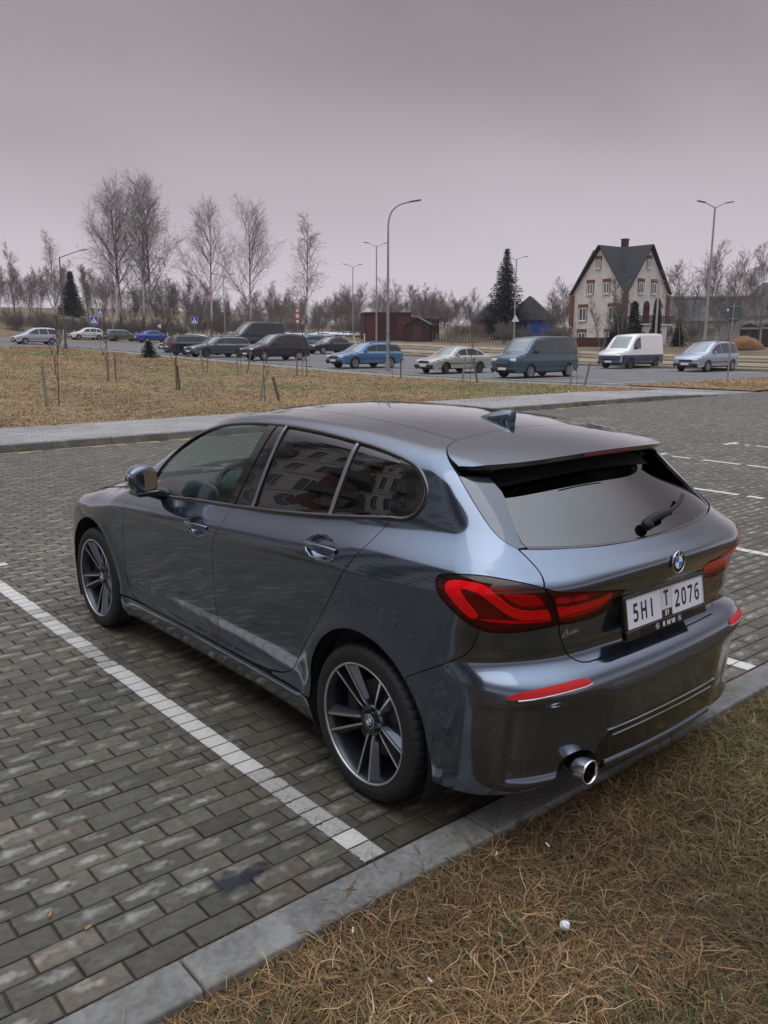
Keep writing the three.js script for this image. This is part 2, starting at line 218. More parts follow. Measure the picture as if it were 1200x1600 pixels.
// ---------------------------------------------------------------- dead winter grass
function tuft(seed, n, len, wid, spread, lie, segs = 5, kink = 0) {
  const r = rng(seed), pos = [], idx = [], col = [], nor = [];
  for (let b = 0; b < n; b++) {
    const a = r() * 6.283, rr = Math.sqrt(r()) * spread; let x = Math.cos(a) * rr, z = Math.sin(a) * rr, y = -.004; let dir = r() * 6.283, el = lie ? .9 - r() * .75 : 1.35 - r() * .5; const L = len * (.45 + .8 * r()), w = wid * (.6 + .8 * r()), curl = (r() - .5) * 1.5, droop = lie ? .5 + r() * .9 : .25 + r() * .4;
    const q = r(), g = q < .055 ? [.09, .10, .035] : q < .22 ? [.25, .19, .085] : q < .5 ? [.43, .30, .15] : q < .78 ? [.30, .19, .088] : q < .92 ? [.17, .105, .05] : [.52, .41, .25]; const t = .35 + 1.05 * r();
    const o = pos.length / 3;
    for (let i = 0; i <= segs; i++) {
      const f = i / segs, ww = w * (1 - f * f * .85), sx = -Math.sin(dir), sz = Math.cos(dir), tw = curl * f * 2; 
      pos.push(x + sx * ww * .5, y + ww * .3 * Math.sin(tw), z + sz * ww * .5, x - sx * ww * .5, y - ww * .3 * Math.sin(tw), z - sz * ww * .5);
      const ny = Math.cos(el), nh = -Math.sin(el); for (let k = 0; k < 2; k++) { nor.push(nh * Math.cos(dir), Math.abs(ny) + .35, nh * Math.sin(dir)); col.push(g[0] * t, g[1] * t, g[2] * t); }
      const s = L / segs; x += Math.cos(dir) * Math.cos(el) * s; z += Math.sin(dir) * Math.cos(el) * s; y += Math.sin(el) * s; el -= droop / segs * 2.2 - (r() - .5) * kink; if (y < .006 && el < 0) el = .05 + r() * .25; dir += curl / segs + (r() - .5) * kink * 1.5;
      if (i < segs) idx.push(o + i * 2, o + i * 2 + 1, o + i * 2 + 2, o + i * 2 + 1, o + i * 2 + 3, o + i * 2 + 2);
    }
  }
  for (let i = 0; i < nor.length; i += 3) { const l = Math.hypot(nor[i], nor[i + 1], nor[i + 2]); nor[i] /= l; nor[i + 1] /= l; nor[i + 2] /= l; }
  const g = geoOf(pos, idx, nor); g.setAttribute('color', new THREE.Float32BufferAttribute(col, 3)); return g;
}
const grassM = std({ vertexColors: true, roughness: .85, side: THREE.DoubleSide });
function scatter(name, label, geos, spots, seed, tint) {
  const g0 = new THREE.Group(); g0.name = numbered(name); tag(g0, label, 'grass', null, 'stuff'); scene.add(g0); const r = rng(seed), by = geos.map(() => []); spots.forEach(s => by[Math.floor(r() * geos.length)].push(s));
  const M4 = new THREE.Matrix4(), Q = new THREE.Quaternion(), c = new THREE.Color();
  by.forEach((l, k) => { if (!l.length) return; const im = new THREE.InstancedMesh(geos[k], grassM, l.length); im.name = name + '_tufts'; im.userData.kind = 'stuff'; im.castShadow = im.receiveShadow = true; l.forEach(([x, y, z, s], i) => { Q.setFromEuler(new THREE.Euler((r() - .5) * .3, r() * 6.283, (r() - .5) * .3)); M4.compose(V3(x, y, z), Q, V3(s * (.85 + .3 * r()), s * (.7 + .6 * r()), s * (.85 + .3 * r()))); im.setMatrixAt(i, M4); tint(c, x, z, r); im.setColorAt(i, c); }); g0.add(im); });
  return g0;
}
{ const r = rng(5), near = [], far = []; 
  for (let i = 0; i < 7200; i++) { const x = -3.2 + r() * 8.2, z = .60 + r() * 2.9; const n = fbm(x * 2.2, z * 2.2, 3, 21); if (z > 1.2 + (x + 3.2) * 1.2 + 3) continue; if (n < .30 && r() < .6) continue; near.push([x, .012 + .02 * (n - .5), z, .75 + .55 * r()]); }
  for (let i = 0; i < 2600; i++) { const x = 5 + r() * 24, z = .60 + r() * 5; near.push([x, .012, z, .9 + .6 * r()]); }
  for (let i = 0; i < 700; i++) { const x = -9 + r() * 6, z = .6 + r() * 5; near.push([x, .012, z, .9 + .6 * r()]); }
  const geos = [1, 2, 3, 4, 5, 6].map(s => tuft(100 + s, 46, .125, .0026, .115, true, 6, .75)); geos.push(tuft(140, 30, .10, .0035, .07, true, 5, .8), tuft(141, 24, .22, .0024, .10, true, 9, .5));
  scatter('dead_grass', 'tangled straw coloured dead grass behind the kerb in the foreground', geos, near, 6, (c, x, z, q) => { const n = fbm(x * 1.6 + 3, z * 1.6, 3, 44), m = fbm(x * .9, z * .9 + 7, 3, 45), g = clamp01((m - .52) * 5); const t = .10 + .92 * n; c.setRGB(t * lerp(1.04, .84, g), t * lerp(.90, .92, g), t * lerp(.80, .64, g)); });
  const fresh = tuft(150, 22, .07, .003, .05, false, 4); { const cc = fresh.attributes.color; for (let i = 0; i < cc.count; i++) { const k = .8 + .4 * hash2(i >> 4, 3); cc.setXYZ(i, .055 * k, .080 * k, .024 * k); } }
  const gs = []; for (let i = 0; i < 700; i++) { const x = -2.2 + r() * 7, z = .62 + r() * 2.4; if (fbm(x * 2.6 + 40, z * 2.6, 3, 91) > .50) gs.push([x, .008, z, .6 + .7 * r()]); }
  scatter('fresh_grass', 'small green shoots among the dead grass in the foreground', [fresh], gs, 8, c => c.setRGB(1, 1, 1)); }
{ const r = rng(15), L = []; // lawn across the court
  for (let i = 0; i < 30000; i++) { const t = Math.pow(r(), 1.5), z = -14.3 - t * 60, x = lerp(-8 - t * 14, 23.8, r()); if (z < -14.3 && x < 1 + (-14.3 - z) * .26 - 5) continue; L.push([x, terr(x, z) + .07, z, .75 + .6 * r() + t * 1.1]); }
  for (let i = 0; i < 2600; i++) { const x = 26.4 + r() * 17, z = -12.1 - r() * 5.2; L.push([x, terr(x, z) + .045, z, .8 + .8 * r()]); }
  const geos = [1, 2, 3, 4].map(s => tuft(200 + s, 16, .13, .009, .15, true, 3));
  scatter('lawn_grass', 'rough dry lawn with greenish patches on the island across the paved court', geos, L, 16, (c, x, z, q) => { const n = fbm(x * .55 + 3, z * .3, 3, 64), m = fbm(x * .22, z * .16 + 7, 3, 65), g = clamp01((m - .50) * 4.5) * (.4 + .6 * n); const t = .45 + 1.0 * n; c.setRGB(t * lerp(1.0, .60, g), t * lerp(.90, .93, g), t * lerp(.80, .52, g)); }); }

{ // old oil drip on the pavers
  const a = noiseTex(128, (u, v) => { const d = Math.hypot((u - .5) * 2, (v - .5) * 2), n = fbm(u * 5, v * 3, 5, 88); return clamp01((1.02 - d + (n - .5) * 1.7) * 1.6) * .8; });
  const g = new THREE.PlaneGeometry(.28, .12).rotateX(-Math.PI / 2).translate(-1.55, .0035, .13); const m = mesh('oil_stain', g, std({ color: lin(.010, .013, .022), roughness: .25, alphaMap: a, transparent: true })); m.userData.kind = 'structure'; }
// ---------------------------------------------------------------- hero car: body surface
// car space: u forward from the rear axle, h up from the ground, v to the car's left (metres)
function pchip(xs, ys) {
  const n = xs.length, d = [], m = [];
  for (let i = 0; i < n - 1; i++) d.push((ys[i + 1] - ys[i]) / (xs[i + 1] - xs[i]));
  for (let i = 0; i < n; i++) {
    if (i === 0) m.push(d[0]); else if (i === n - 1) m.push(d[n - 2]);
    else if (d[i - 1] * d[i] <= 0) m.push(0);
    else { const a = xs[i] - xs[i - 1], b = xs[i + 1] - xs[i], w1 = 2 * b + a, w2 = b + 2 * a; m.push((w1 + w2) / (w1 / d[i - 1] + w2 / d[i])); }
  }
  return x => {
    if (x <= xs[0]) return ys[0] + m[0] * (x - xs[0]);
    if (x >= xs[n - 1]) return ys[n - 1] + m[n - 1] * (x - xs[n - 1]);
    let i = 0; while (x > xs[i + 1]) i++;
    const h = xs[i + 1] - xs[i], t = (x - xs[i]) / h, t2 = t * t, t3 = t2 * t;
    return (2 * t3 - 3 * t2 + 1) * ys[i] + (t3 - 2 * t2 + t) * h * m[i] + (-2 * t3 + 3 * t2) * ys[i + 1] + (t3 - t2) * h * m[i + 1];
  };
}
// smooth natural-ish spline (Catmull-Rom with uneven knots): lets curvature run through the knots
function cspl(xs, ys) {
  const n = xs.length, m = [];
  for (let i = 0; i < n; i++) {
    if (i === 0) m.push((ys[1] - ys[0]) / (xs[1] - xs[0])); else if (i === n - 1) m.push((ys[n - 1] - ys[n - 2]) / (xs[n - 1] - xs[n - 2]));
    else { const a = xs[i] - xs[i - 1], b = xs[i + 1] - xs[i]; m.push(((ys[i] - ys[i - 1]) / a * b + (ys[i + 1] - ys[i]) / b * a) / (a + b)); }
  }
  return x => {
    if (x <= xs[0]) return ys[0] + m[0] * (x - xs[0]);
    if (x >= xs[n - 1]) return ys[n - 1] + m[n - 1] * (x - xs[n - 1]);
    let i = 0; while (x > xs[i + 1]) i++;
    const h = xs[i + 1] - xs[i], t = (x - xs[i]) / h, t2 = t * t, t3 = t2 * t;
    return (2 * t3 - 3 * t2 + 1) * ys[i] + (t3 - 2 * t2 + t) * h * m[i] + (-2 * t3 + 3 * t2) * ys[i + 1] + (t3 - t2) * h * m[i + 1];
  };
}
function lut(f, a, b, step) {
  const n = Math.ceil((b - a) / step) + 3, T = new Float64Array(n); for (let i = 0; i < n; i++) T[i] = f(a + (i - 1) * step);
  return x => {
    let s = (x - a) / step + 1; if (s < 1) s = 1; if (s > n - 2.001) s = n - 2.001;
    const i = Math.floor(s), t = s - i, p = T[i - 1], q = T[i], r = T[i + 1], w = T[i + 2] === undefined ? r : T[i + 2];
    return q + .5 * t * (r - p + t * (2 * p - 5 * q + 4 * r - w + t * (3 * (q - r) + w - p)));
  };
}
const gaussb = (x, w) => Math.exp(-x * x / (w * w));
const sstep = (a, b, x) => { const t = Math.min(1, Math.max(0, (x - a) / (b - a))); return t * t * (3 - 2 * t); };
const UK = [-.80, -.5, -.25, 0, .35, .7, 1.1, 1.6, 2.1, 2.5, 2.67, 3.0, 3.4];
const crease = cspl([-.8, -.4, 0, .5, 1.1, 1.7, 2.3, 2.8, 3.4], [.955, .945, .92, .885, .85, .83, .81, .79, .75]);
const belt = cspl([-.8, -.45, -.2, 0, .3, .65, 1.1, 1.46, 1.83, 2.2, 2.6, 3.0, 3.4], [1.13, 1.135, 1.135, 1.122, 1.085, 1.045, 1.006, .978, .95, .93, .92, .90, .86]);
const VT = [
  [.12, [.74, .79, .825, .83, .81, .78, .78, .78, .80, .82, .82, .80, .74]],
  [.20, [.77, .82, .856, .865, .855, .84, .836, .836, .85, .868, .868, .855, .78]],
  [.285, [.785, .838, .870, .884, .876, .866, .862, .862, .870, .886, .886, .872, .80]],
  [.36, [.793, .846, .877, .888, .868, .848, .842, .842, .858, .886, .888, .874, .80]],
  [.46, [.80, .852, .882, .892, .880, .862, .856, .856, .868, .890, .892, .878, .80]],
  [.60, [.805, .856, .886, .897, .889, .877, .872, .871, .878, .893, .894, .88, .80]],
];
const VC = [.79, .846, .884, .902, .898, .890, .887, .885, .884, .888, .886, .872, .785];
const VC2 = [.765, .822, .866, .888, .886, .878, .874, .872, .869, .866, .862, .845, .755];
const VB = [.62, .695, .742, .776, .79, .799, .803, .80, .785, .74, .71, .66, .58];
const rowF = VT.map(r => cspl(UK, r[1])), vcF = cspl(UK, VC), vc2F = cspl(UK, VC2), vbF = cspl(UK, VB);
const tumble = cspl([-.8, -.25, .3, 1.1, 1.8, 2.4], [.55, .40, .32, .29, .32, .40]);
const Vraw = (u, h) => {
  const c = crease(u), b = belt(u), xs = [], ys = [];
  for (let i = 0; i < VT.length; i++) { xs.push(VT[i][0]); ys.push(rowF[i](u)); }
  xs.push(c - .012, c + .012, c + .05, b); const vc = vcF(u), vc2 = vc2F(u), vb = vbF(u);
  ys.push(vc, vc - .0035, vc2, vb);
  const T = tumble(u);
  for (const d of [.1, .2, .3, .42, .6]) { xs.push(b + d); ys.push(vb - .004 - T * d - .34 * d * d); }
  return pchip(xs, ys)(h);
};
// sampled once, then read back with cubic taps so that reflections stay smooth
const GU0 = -1.0, GU1 = 3.7, GH0 = .1, GH1 = 1.6, GS = .0125, GNU = Math.round((GU1 - GU0) / GS) + 4, GNH = Math.round((GH1 - GH0) / GS) + 4;
let VG = new Float64Array(GNU * GNH);
for (let i = 0; i < GNU; i++) for (let j = 0; j < GNH; j++) VG[i * GNH + j] = Vraw(GU0 + (i - 1) * GS, GH0 + (j - 1) * GS);
for (let k = 0; k < 6; k++) { // fair the sheet
  const N = VG.slice();
  for (let i = 2; i < GNU - 2; i++) for (let j = 1; j < GNH - 1; j++) { const o = i * GNH + j; N[o] = VG[o] * .5 + (VG[o - GNH] + VG[o + GNH]) * .15 + (VG[o - 2 * GNH] + VG[o + 2 * GNH]) * .05 + (k < 2 ? (VG[o - 1] + VG[o + 1]) * .05 : VG[o] * .1); }
  VG = N;
}
const cr4 = (p, q, r, s, t) => q + .5 * t * (r - p + t * (2 * p - 5 * q + 4 * r - s + t * (3 * (q - r) + s - p)));
function Vgrid(u, h) {
  let a = (u - GU0) / GS + 1, b = (h - GH0) / GS + 1; a = Math.min(GNU - 3.01, Math.max(1, a)); b = Math.min(GNH - 3.01, Math.max(1, b));
  const i = Math.floor(a), j = Math.floor(b), s = a - i, t = b - j; const c = [];
  for (let k = -1; k < 3; k++) { const o = (i + k) * GNH + j; c.push(cr4(VG[o - 1], VG[o], VG[o + 1], VG[o + 2], t)); }
  return cr4(c[0], c[1], c[2], c[3], s);
}
const HUBH = .315, WB = 2.67;
const DENTS = [[.283, .970, .104, .043], [1.335, .878, .096, .041]]; // door handle cups: u, h, half sizes
function Vside(u, h) {
  let V = Vgrid(u, h);
  for (const c of [0, WB]) { const r = Math.hypot(u - c, h - HUBH); V += .011 * gaussb(r - .385, .05); }
  for (const [du, dh, a, b] of DENTS) { const q = ((u - du) / a) ** 2 + ((h - dh) / b) ** 2; if (q < 1.15) V -= .030 * sstep(1.15, .45, q); }
  return V;
}
const rearC = lut(cspl([.16, .22, .27, .34, .45, .53, .56, .60, .65, .685, .70, .76, .83, .89, .925, .955, .985, 1.005, 1.03, 1.08, 1.2, 1.32, 1.5],
  [-.62, -.70, -.755, -.775, -.787, -.799, -.803, -.795, -.772, -.725, -.712, -.714, -.722, -.738, -.757, -.772, -.779, -.775, -.745, -.690, -.565, -.428, -.20]), .1, 1.6, .01);
const bowA = pchip([.2, .6, .7, .95, 1.08, 1.32], [.10, .10, .10, .12, .30, .40]);
const bowB = pchip([.2, .6, .95, 1.08, 1.32], [.75, .9, 1.05, .5, .1]);
const Urear = (v, h) => { const w = Math.abs(v), e = Math.max(0, w - .48), pan = sstep(.785, .735, w) * sstep(.34, .56, w) * sstep(.255, .305, h) * sstep(.60, .55, h); return rearC(h) + bowA(h) * v * v + bowB(h) * e * e + .034 * pan; };
const topC = lut(cspl([-.8, -.5, -.36, -.25, 0, .3, .6, .9, 1.2, 1.45, 1.7, 2.0, 2.3, 2.42, 2.55, 2.8, 3.1, 3.3, 3.5],
  [1.28, 1.358, 1.386, 1.404, 1.433, 1.457, 1.469, 1.472, 1.462, 1.432, 1.358, 1.225, 1.082, 1.022, .992, .955, .895, .835, .74]), -1, 3.7, .02);
const Htop = (u, v) => topC(u) - (.118 + .07 * sstep(1.9, 2.6, u)) * v * v;
const frontC = lut(cspl([.16, .25, .4, .55, .7, .8, .9], [3.40, 3.46, 3.51, 3.51, 3.46, 3.38, 3.2]), .1, 1.6, .01);
const Ufront = (v, h) => { const w = Math.abs(v), e = Math.max(0, w - .45); return frontC(h) - .16 * v * v - 1.3 * e * e; };
const smax = (a, b, k) => { const d = Math.max(0, k - Math.abs(a - b)) / k; return Math.max(a, b) + d * d * k * .25; };
let REAR = 1;
function F(u, h, v) {
  const w = Math.abs(v);
  const hr = Math.min(1.6, Math.max(.1, h));
  const s = w - Vside(u, hr), r = Urear(w, hr) - u, f = u - Ufront(w, hr), t = (h - Htop(u, w)) * .93;
  const kr = .10 + .05 * sstep(.9, .6, h) ;
  if (!REAR) return smax(smax(s, f, .14), t, .05);
  return smax(smax(smax(s, r, kr), f, .14), t, .07);
}
function gradF(u, h, v, e = .0015) {
  const a = F(u + e, h, v) - F(u - e, h, v), b = F(u, h + e, v) - F(u, h - e, v), c = F(u, h, v + e) - F(u, h, v - e), l = Math.hypot(a, b, c) || 1;
  return [a / l, b / l, c / l];
}
// where the ray o + t d leaves the body
function hitF(o, d, t0 = .02, t1 = 4) {
  const g = t => F(o[0] + d[0] * t, o[1] + d[1] * t, o[2] + d[2] * t);
  let a = t0, b = a, fa = g(a), fb = fa;
  while (b < t1) { b += .08; fb = g(b); if (fb > 0) break; a = b; fa = fb; }
  for (let i = 0; i < 7; i++) { let m = a - fa * (b - a) / (fb - fa || 1e-9); if (i % 3 === 2) m = (a + b) / 2; const fm = g(m); if (Math.abs(fm) < 1e-6) { a = b = m; break; } if (fm > 0) { b = m; fb = fm; } else { a = m; fa = fm; } }
  const t = a === b ? a : a - fa * (b - a) / (fb - fa || 1e-9);
  return [o[0] + d[0] * t, o[1] + d[1] * t, o[2] + d[2] * t];
}
// ---------------------------------------------------------------- hero car: panels cut from the body surface
const W3 = p => [-p[2], p[1], -p[0]];                     // car space to scene space
const PROJ = {
  side: { to: p => [p[0], Math.atan2(p[1] - .75, p[2]) * .8], ray: (a, b) => [[a, .75, 0], [0, Math.sin(b / .8), Math.cos(b / .8)]] },
  rear: { to: p => [Math.atan2(p[2], .1 - p[0]) * .8, p[1]], ray: (a, b) => [[.1, b, 0], [-Math.cos(a / .8), 0, Math.sin(a / .8)]] },
  front: { to: p => [Math.atan2(p[2], p[0] - 2.5) * .8, p[1]], ray: (a, b) => [[2.5, b, 0], [Math.cos(a / .8), 0, Math.sin(a / .8)]] },
  top: { to: p => [p[0], p[2]], ray: (a, b) => [[a, .3, b], [0, 1, 0]] },
};
const onSide = (u, h) => hitF([u, h, 0], [0, 0, 1]);       // a point of the left flank
const onTop = (u, v) => hitF([u, .3, v], [0, 1, 0]);
const onRear = (v, h) => hitF([.1, h, v], [-1, 0, 0]);
const snap = p => { let q = p; for (let k = 0; k < 4; k++) { const f = F(...q), g = gradF(...q); q = [q[0] - g[0] * f, q[1] - g[1] * f, q[2] - g[2] * f]; } return q; };
const SD = a => a.map(([u, h]) => onSide(u, h)), TP = a => a.map(([u, v]) => onTop(u, v)), RR = a => a.map(([v, h]) => onRear(v, h));
// smooth curve through points, resampled
function smooth(pts, step = .02, closed = false) {
  const c = new THREE.CatmullRomCurve3(pts.map(p => V3(...p)), closed, 'centripetal'); const n = Math.max(2, Math.round(c.getLength() / step));
  const out = []; for (let i = 0; i <= n - (closed ? 1 : 0); i++) { const p = c.getPointAt(i / n); out.push([p.x, p.y, p.z]); } return out;
}
const flip = a => a.map(p => [p[0], p[1], -p[2]]).reverse();
function clipHalf(poly, ax, val, keepLess) {
  const out = [], n = poly.length;
  for (let i = 0; i < n; i++) {
    const p = poly[i], q = poly[(i + 1) % n], a = keepLess ? val - p[ax] : p[ax] - val, b = keepLess ? val - q[ax] : q[ax] - val;
    if (a >= 0) out.push(p);
    if ((a > 0 && b < 0) || (a < 0 && b > 0)) { const t = a / (a - b); const r = [p[0] + (q[0] - p[0]) * t, p[1] + (q[1] - p[1]) * t]; r[ax] = val; out.push(r); }
  }
  return out;
}
const area2 = p => { let s = 0; for (let i = 0; i < p.length; i++) { const a = p[i], b = p[(i + 1) % p.length]; s += a[0] * b[1] - b[0] * a[1]; } return s / 2; };
// mesh the piece of the body that lies inside an outline (list of surface points)
function cut(outline, proj, { cell = .016, off = 0, skirt = .012, offFn = null, inset = .0018, uvs = null } = {}) {
  const P = PROJ[proj]; let poly = outline.map(p => P.to(p));
  if (area2(poly) < 0) { poly = poly.reverse(); }
  if (inset) { // shrink a little: half of a panel gap
    const n = poly.length; poly = poly.map((p, i) => { const a = poly[(i + n - 1) % n], b = poly[(i + 1) % n]; let tx = b[0] - a[0], ty = b[1] - a[1]; const l = Math.hypot(tx, ty) || 1; return [p[0] - ty / l * inset, p[1] + tx / l * inset]; });
  }
  let x0 = 1e9, x1 = -1e9, y0 = 1e9, y1 = -1e9; for (const [x, y] of poly) { x0 = Math.min(x0, x); x1 = Math.max(x1, x); y0 = Math.min(y0, y); y1 = Math.max(y1, y); }
  const pos = [], nor = [], idx = [], uv = [], map = new Map();
  const vert = (x, y) => {
    const k = Math.round(x * 1e5) + ',' + Math.round(y * 1e5); let i = map.get(k); if (i !== undefined) return i;
    const [o, d] = P.ray(x, y), p = hitF(o, d), n = gradF(...p), s = off + (offFn ? offFn(p) : 0);
    i = pos.length / 3; pos.push(...W3([p[0] + n[0] * s, p[1] + n[1] * s, p[2] + n[2] * s])); nor.push(...W3(n)); uv.push(...(uvs ? uvs(p) : [x, y])); map.set(k, i); return i;
  };
  const nx = Math.ceil((x1 - x0) / cell), ny = Math.ceil((y1 - y0) / cell);
  for (let i = 0; i < nx; i++) {
    const a = x0 + i * cell, b = a + cell; let col = clipHalf(clipHalf(poly, 0, a, false), 0, b, true); if (col.length < 3) continue;
    for (let j = 0; j < ny; j++) {
      const c = y0 + j * cell, d = c + cell; const q = clipHalf(clipHalf(col, 1, c, false), 1, d, true); if (q.length < 3) continue;
      const A = area2(q); if (A < 1e-9) continue;
      if (Math.abs(A - cell * cell) < 1e-9) { const v = [vert(a, c), vert(b, c), vert(b, d), vert(a, d)]; idx.push(v[0], v[1], v[2], v[0], v[2], v[3]); }
      else { const r = q.filter((p, k) => { const z = q[(k + 1) % q.length]; return Math.hypot(p[0] - z[0], p[1] - z[1]) > 1e-6; }); if (r.length < 3) continue;
        for (const t of THREE.ShapeUtils.triangulateShape(r.map(p => new THREE.Vector2(...p)), [])) { const T = t.map(k => vert(...r[k])); if (T[0] !== T[1] && T[1] !== T[2] && T[0] !== T[2]) idx.push(...T); } }
    }
  }
  if (skirt) { // folded edge
    const n = poly.length, e = []; for (let i = 0; i < n; i++) { const p = poly[i], q = poly[(i + 1) % n], l = Math.hypot(q[0] - p[0], q[1] - p[1]), m = Math.max(1, Math.round(l / cell)); for (let k = 0; k < m; k++) e.push([p[0] + (q[0] - p[0]) * k / m, p[1] + (q[1] - p[1]) * k / m]); }
    const base = pos.length / 3, m = e.length;
    e.forEach(([x, y], i) => {
      const v = vert(x, y), p = e[(i + m - 1) % m], q = e[(i + 1) % m], A = pos.slice(v * 3, v * 3 + 3), N = nor.slice(v * 3, v * 3 + 3);
      e[i].push(v, A, N);
    });
    const st = pos.length / 3;
    e.forEach((p, i) => { const q = e[(i + 1) % m], r = e[(i + m - 1) % m], A = p[3], N = p[4], t = [q[3][0] - r[3][0], q[3][1] - r[3][1], q[3][2] - r[3][2]];
      const c = [t[1] * N[2] - t[2] * N[1], t[2] * N[0] - t[0] * N[2], t[0] * N[1] - t[1] * N[0]], l = Math.hypot(...c) || 1;
      pos.push(...A, A[0] - N[0] * skirt, A[1] - N[1] * skirt, A[2] - N[2] * skirt); nor.push(c[0] / l, c[1] / l, c[2] / l, c[0] / l, c[1] / l, c[2] / l); uv.push(0, 0, 0, 0); });
    for (let i = 0; i < m; i++) { const a = st + i * 2, b = st + ((i + 1) % m) * 2; idx.push(a, b, a + 1, b, b + 1, a + 1); }
  }
  return geoOf(pos, idx, nor, uv);
}
// a bead or strip laid along a line on the body: w wide, t proud, round = domed
function strip(line, w, t, { off = 0, side = 0, closed = false, back = .004 } = {}) {
  const n = line.length, pos = [], nor = [], idx = [], K = [[-1, -back], [-1, t * .35], [-.72, t * .85], [0, t], [.72, t * .85], [1, t * .35], [1, -back]], KN = [[-1, 0], [-.9, .4], [-.5, .87], [0, 1], [.5, .87], [.9, .4], [1, 0]];
  for (let i = 0; i < n; i++) {
    const p = line[i], a = line[closed ? (i + n - 1) % n : Math.max(0, i - 1)], b = line[closed ? (i + 1) % n : Math.min(n - 1, i + 1)], N = gradF(...p);
    let T = [b[0] - a[0], b[1] - a[1], b[2] - a[2]]; let B = [T[1] * N[2] - T[2] * N[1], T[2] * N[0] - T[0] * N[2], T[0] * N[1] - T[1] * N[0]]; const l = Math.hypot(...B) || 1; B = B.map(x => x / l);
    K.forEach(([s, z], k) => { const d = side + s * w / 2, e = off + z; pos.push(...W3([0, 1, 2].map(c => p[c] + B[c] * d + N[c] * e))); nor.push(...W3([0, 1, 2].map(c => B[c] * KN[k][0] + N[c] * KN[k][1]))); });
  }
  const m = K.length; for (let i = 0; i < n - (closed ? 0 : 1); i++) for (let k = 0; k < m - 1; k++) { const a = i * m + k, b = ((i + 1) % n) * m + k; idx.push(a, b, a + 1, b, b + 1, a + 1); }
  if (!closed) for (const e of [0, n - 1]) for (let k = 1; k < m - 1; k++) idx.push(e * m, e * m + k, e * m + k + 1);
  return geoOf(pos, idx, nor);
}
function mirrored(g) { const r = g.clone(), p = r.attributes.position, n = r.attributes.normal; for (let i = 0; i < p.count; i++) { p.setX(i, -p.getX(i)); n.setX(i, -n.getX(i)); } const x = r.index.array; for (let i = 0; i < x.length; i += 3) { const t = x[i]; x[i] = x[i + 1]; x[i + 1] = t; } return r; }

const CM = {
  paint: phys({ color: lin(.130, .162, .215), metalness: .92, roughness: .12, clearcoat: 1, clearcoatRoughness: .02 }),
  black: phys({ color: lin(.006, .006, .007), roughness: .12, clearcoat: 1, clearcoatRoughness: .02 }),
  matt: std({ color: lin(.010, .010, .011), roughness: .7 }),
  rubber: std({ color: lin(.014, .0145, .016), roughness: .62 }),
  chrome: std({ color: lin(.62, .62, .63), metalness: 1, roughness: .16 }),
  satin: std({ color: lin(.68, .68, .70), metalness: 1, roughness: .28 }),
  glass: phys({ color: lin(.70, .86, .81), transmission: 1, roughness: 0, ior: 1.7, thickness: 0, specularIntensity: 1 }),
  tint: phys({ color: lin(.070, .085, .095), transmission: 1, roughness: 0, ior: 2.15, thickness: 0 }),
  lens: phys({ color: lin(.95, .15, .19), transmission: 1, roughness: .02, ior: 1.5, thickness: 0 }),
  lampDark: phys({ color: lin(.15, .005, .012), roughness: .35 }),
  lampRed: phys({ color: lin(.95, .07, .15), roughness: .3 }),
  lampMid: phys({ color: lin(.62, .02, .05), roughness: .3 }),
  lampClear: phys({ color: lin(.75, .45, .45), roughness: .2 }),
  reflector: phys({ color: lin(.55, .008, .012), roughness: .45 }),
  seat: std({ color: lin(.022, .022, .024), roughness: .85 }),
  wheelDark: phys({ color: lin(.10, .118, .15), metalness: .85, roughness: .3, clearcoat: 1, clearcoatRoughness: .05 }),
  barrel: phys({ color: lin(.03, .034, .042), metalness: .6, roughness: .35, clearcoat: .6 }),
  divider: std({ color: lin(.30, .31, .33), metalness: .8, roughness: .4 }),
  edge: std({ color: lin(.82, .82, .83), metalness: 1, roughness: .22 }),
  blade: phys({ color: lin(.06, .07, .085), metalness: .5, roughness: .08, clearcoat: 1, clearcoatRoughness: .02 }),
  iron: std({ color: lin(.16, .155, .15), metalness: .8, roughness: .45 }),
};
const car = thing('hatchback_car', 'dark grey hatchback parked on the pavers with red tail lamps facing the viewer', 'car');
// feature lines, left side
const L = {};
L.b = smooth(SD([[1.092, 1.010], [1.108, .93], [1.145, .84], [1.166, .73], [1.180, .59], [1.193, .44], [1.2, .36], [1.2, .300]]));
L.r = smooth(SD([[-.035, 1.131], [.019, 1.027], [.086, .930], [.167, .815], [.264, .680], [.372, .550], [.462, .44], [.52, .378], [.585, .340], [.68, .318], [.80, .306], [1.0, .301], [1.2, .300]]));
L.f = smooth(SD([[1.2, .300], [1.6, .298], [2.0, .300], [2.12, .308], [2.19, .335], [2.225, .40], [2.235, .5], [2.218, .70], [2.2, .78], [2.19, .84], [2.18, .905]]));
const beltL = smooth(SD([[2.06, .940], [1.83, .950], [1.43, .984], [1.092, 1.010]]));
const beltR = smooth(SD([[1.092, 1.010], [.627, 1.050], [.257, 1.092], [-.035, 1.131]]));
const dloRear = smooth([[-.037, 1.131, .770], [-.103, 1.138, .760], [-.143, 1.162, .743], [-.163, 1.201, .722], [-.162, 1.240, .705], [-.129, 1.285, .691], [-.066, 1.326, .675], [.019, 1.348, .668]].map(snap));
const dloTop = smooth([[.019, 1.348, .668], [.158, 1.368, .658], [.381, 1.386, .646], [.647, 1.399, .634], [.967, 1.400, .626], [1.299, 1.379, .626], [1.487, 1.350, .627], [1.671, 1.296, .637], [1.844, 1.207, .678], [1.99, 1.080, .732], [2.06, .985, .77], [2.06, .940, .79]].map(snap));
const ditch = smooth(TP([[-.052, .442], [.081, .437], [.258, .424], [.437, .414], [.677, .408], [.967, .406], [1.36, .42]]));
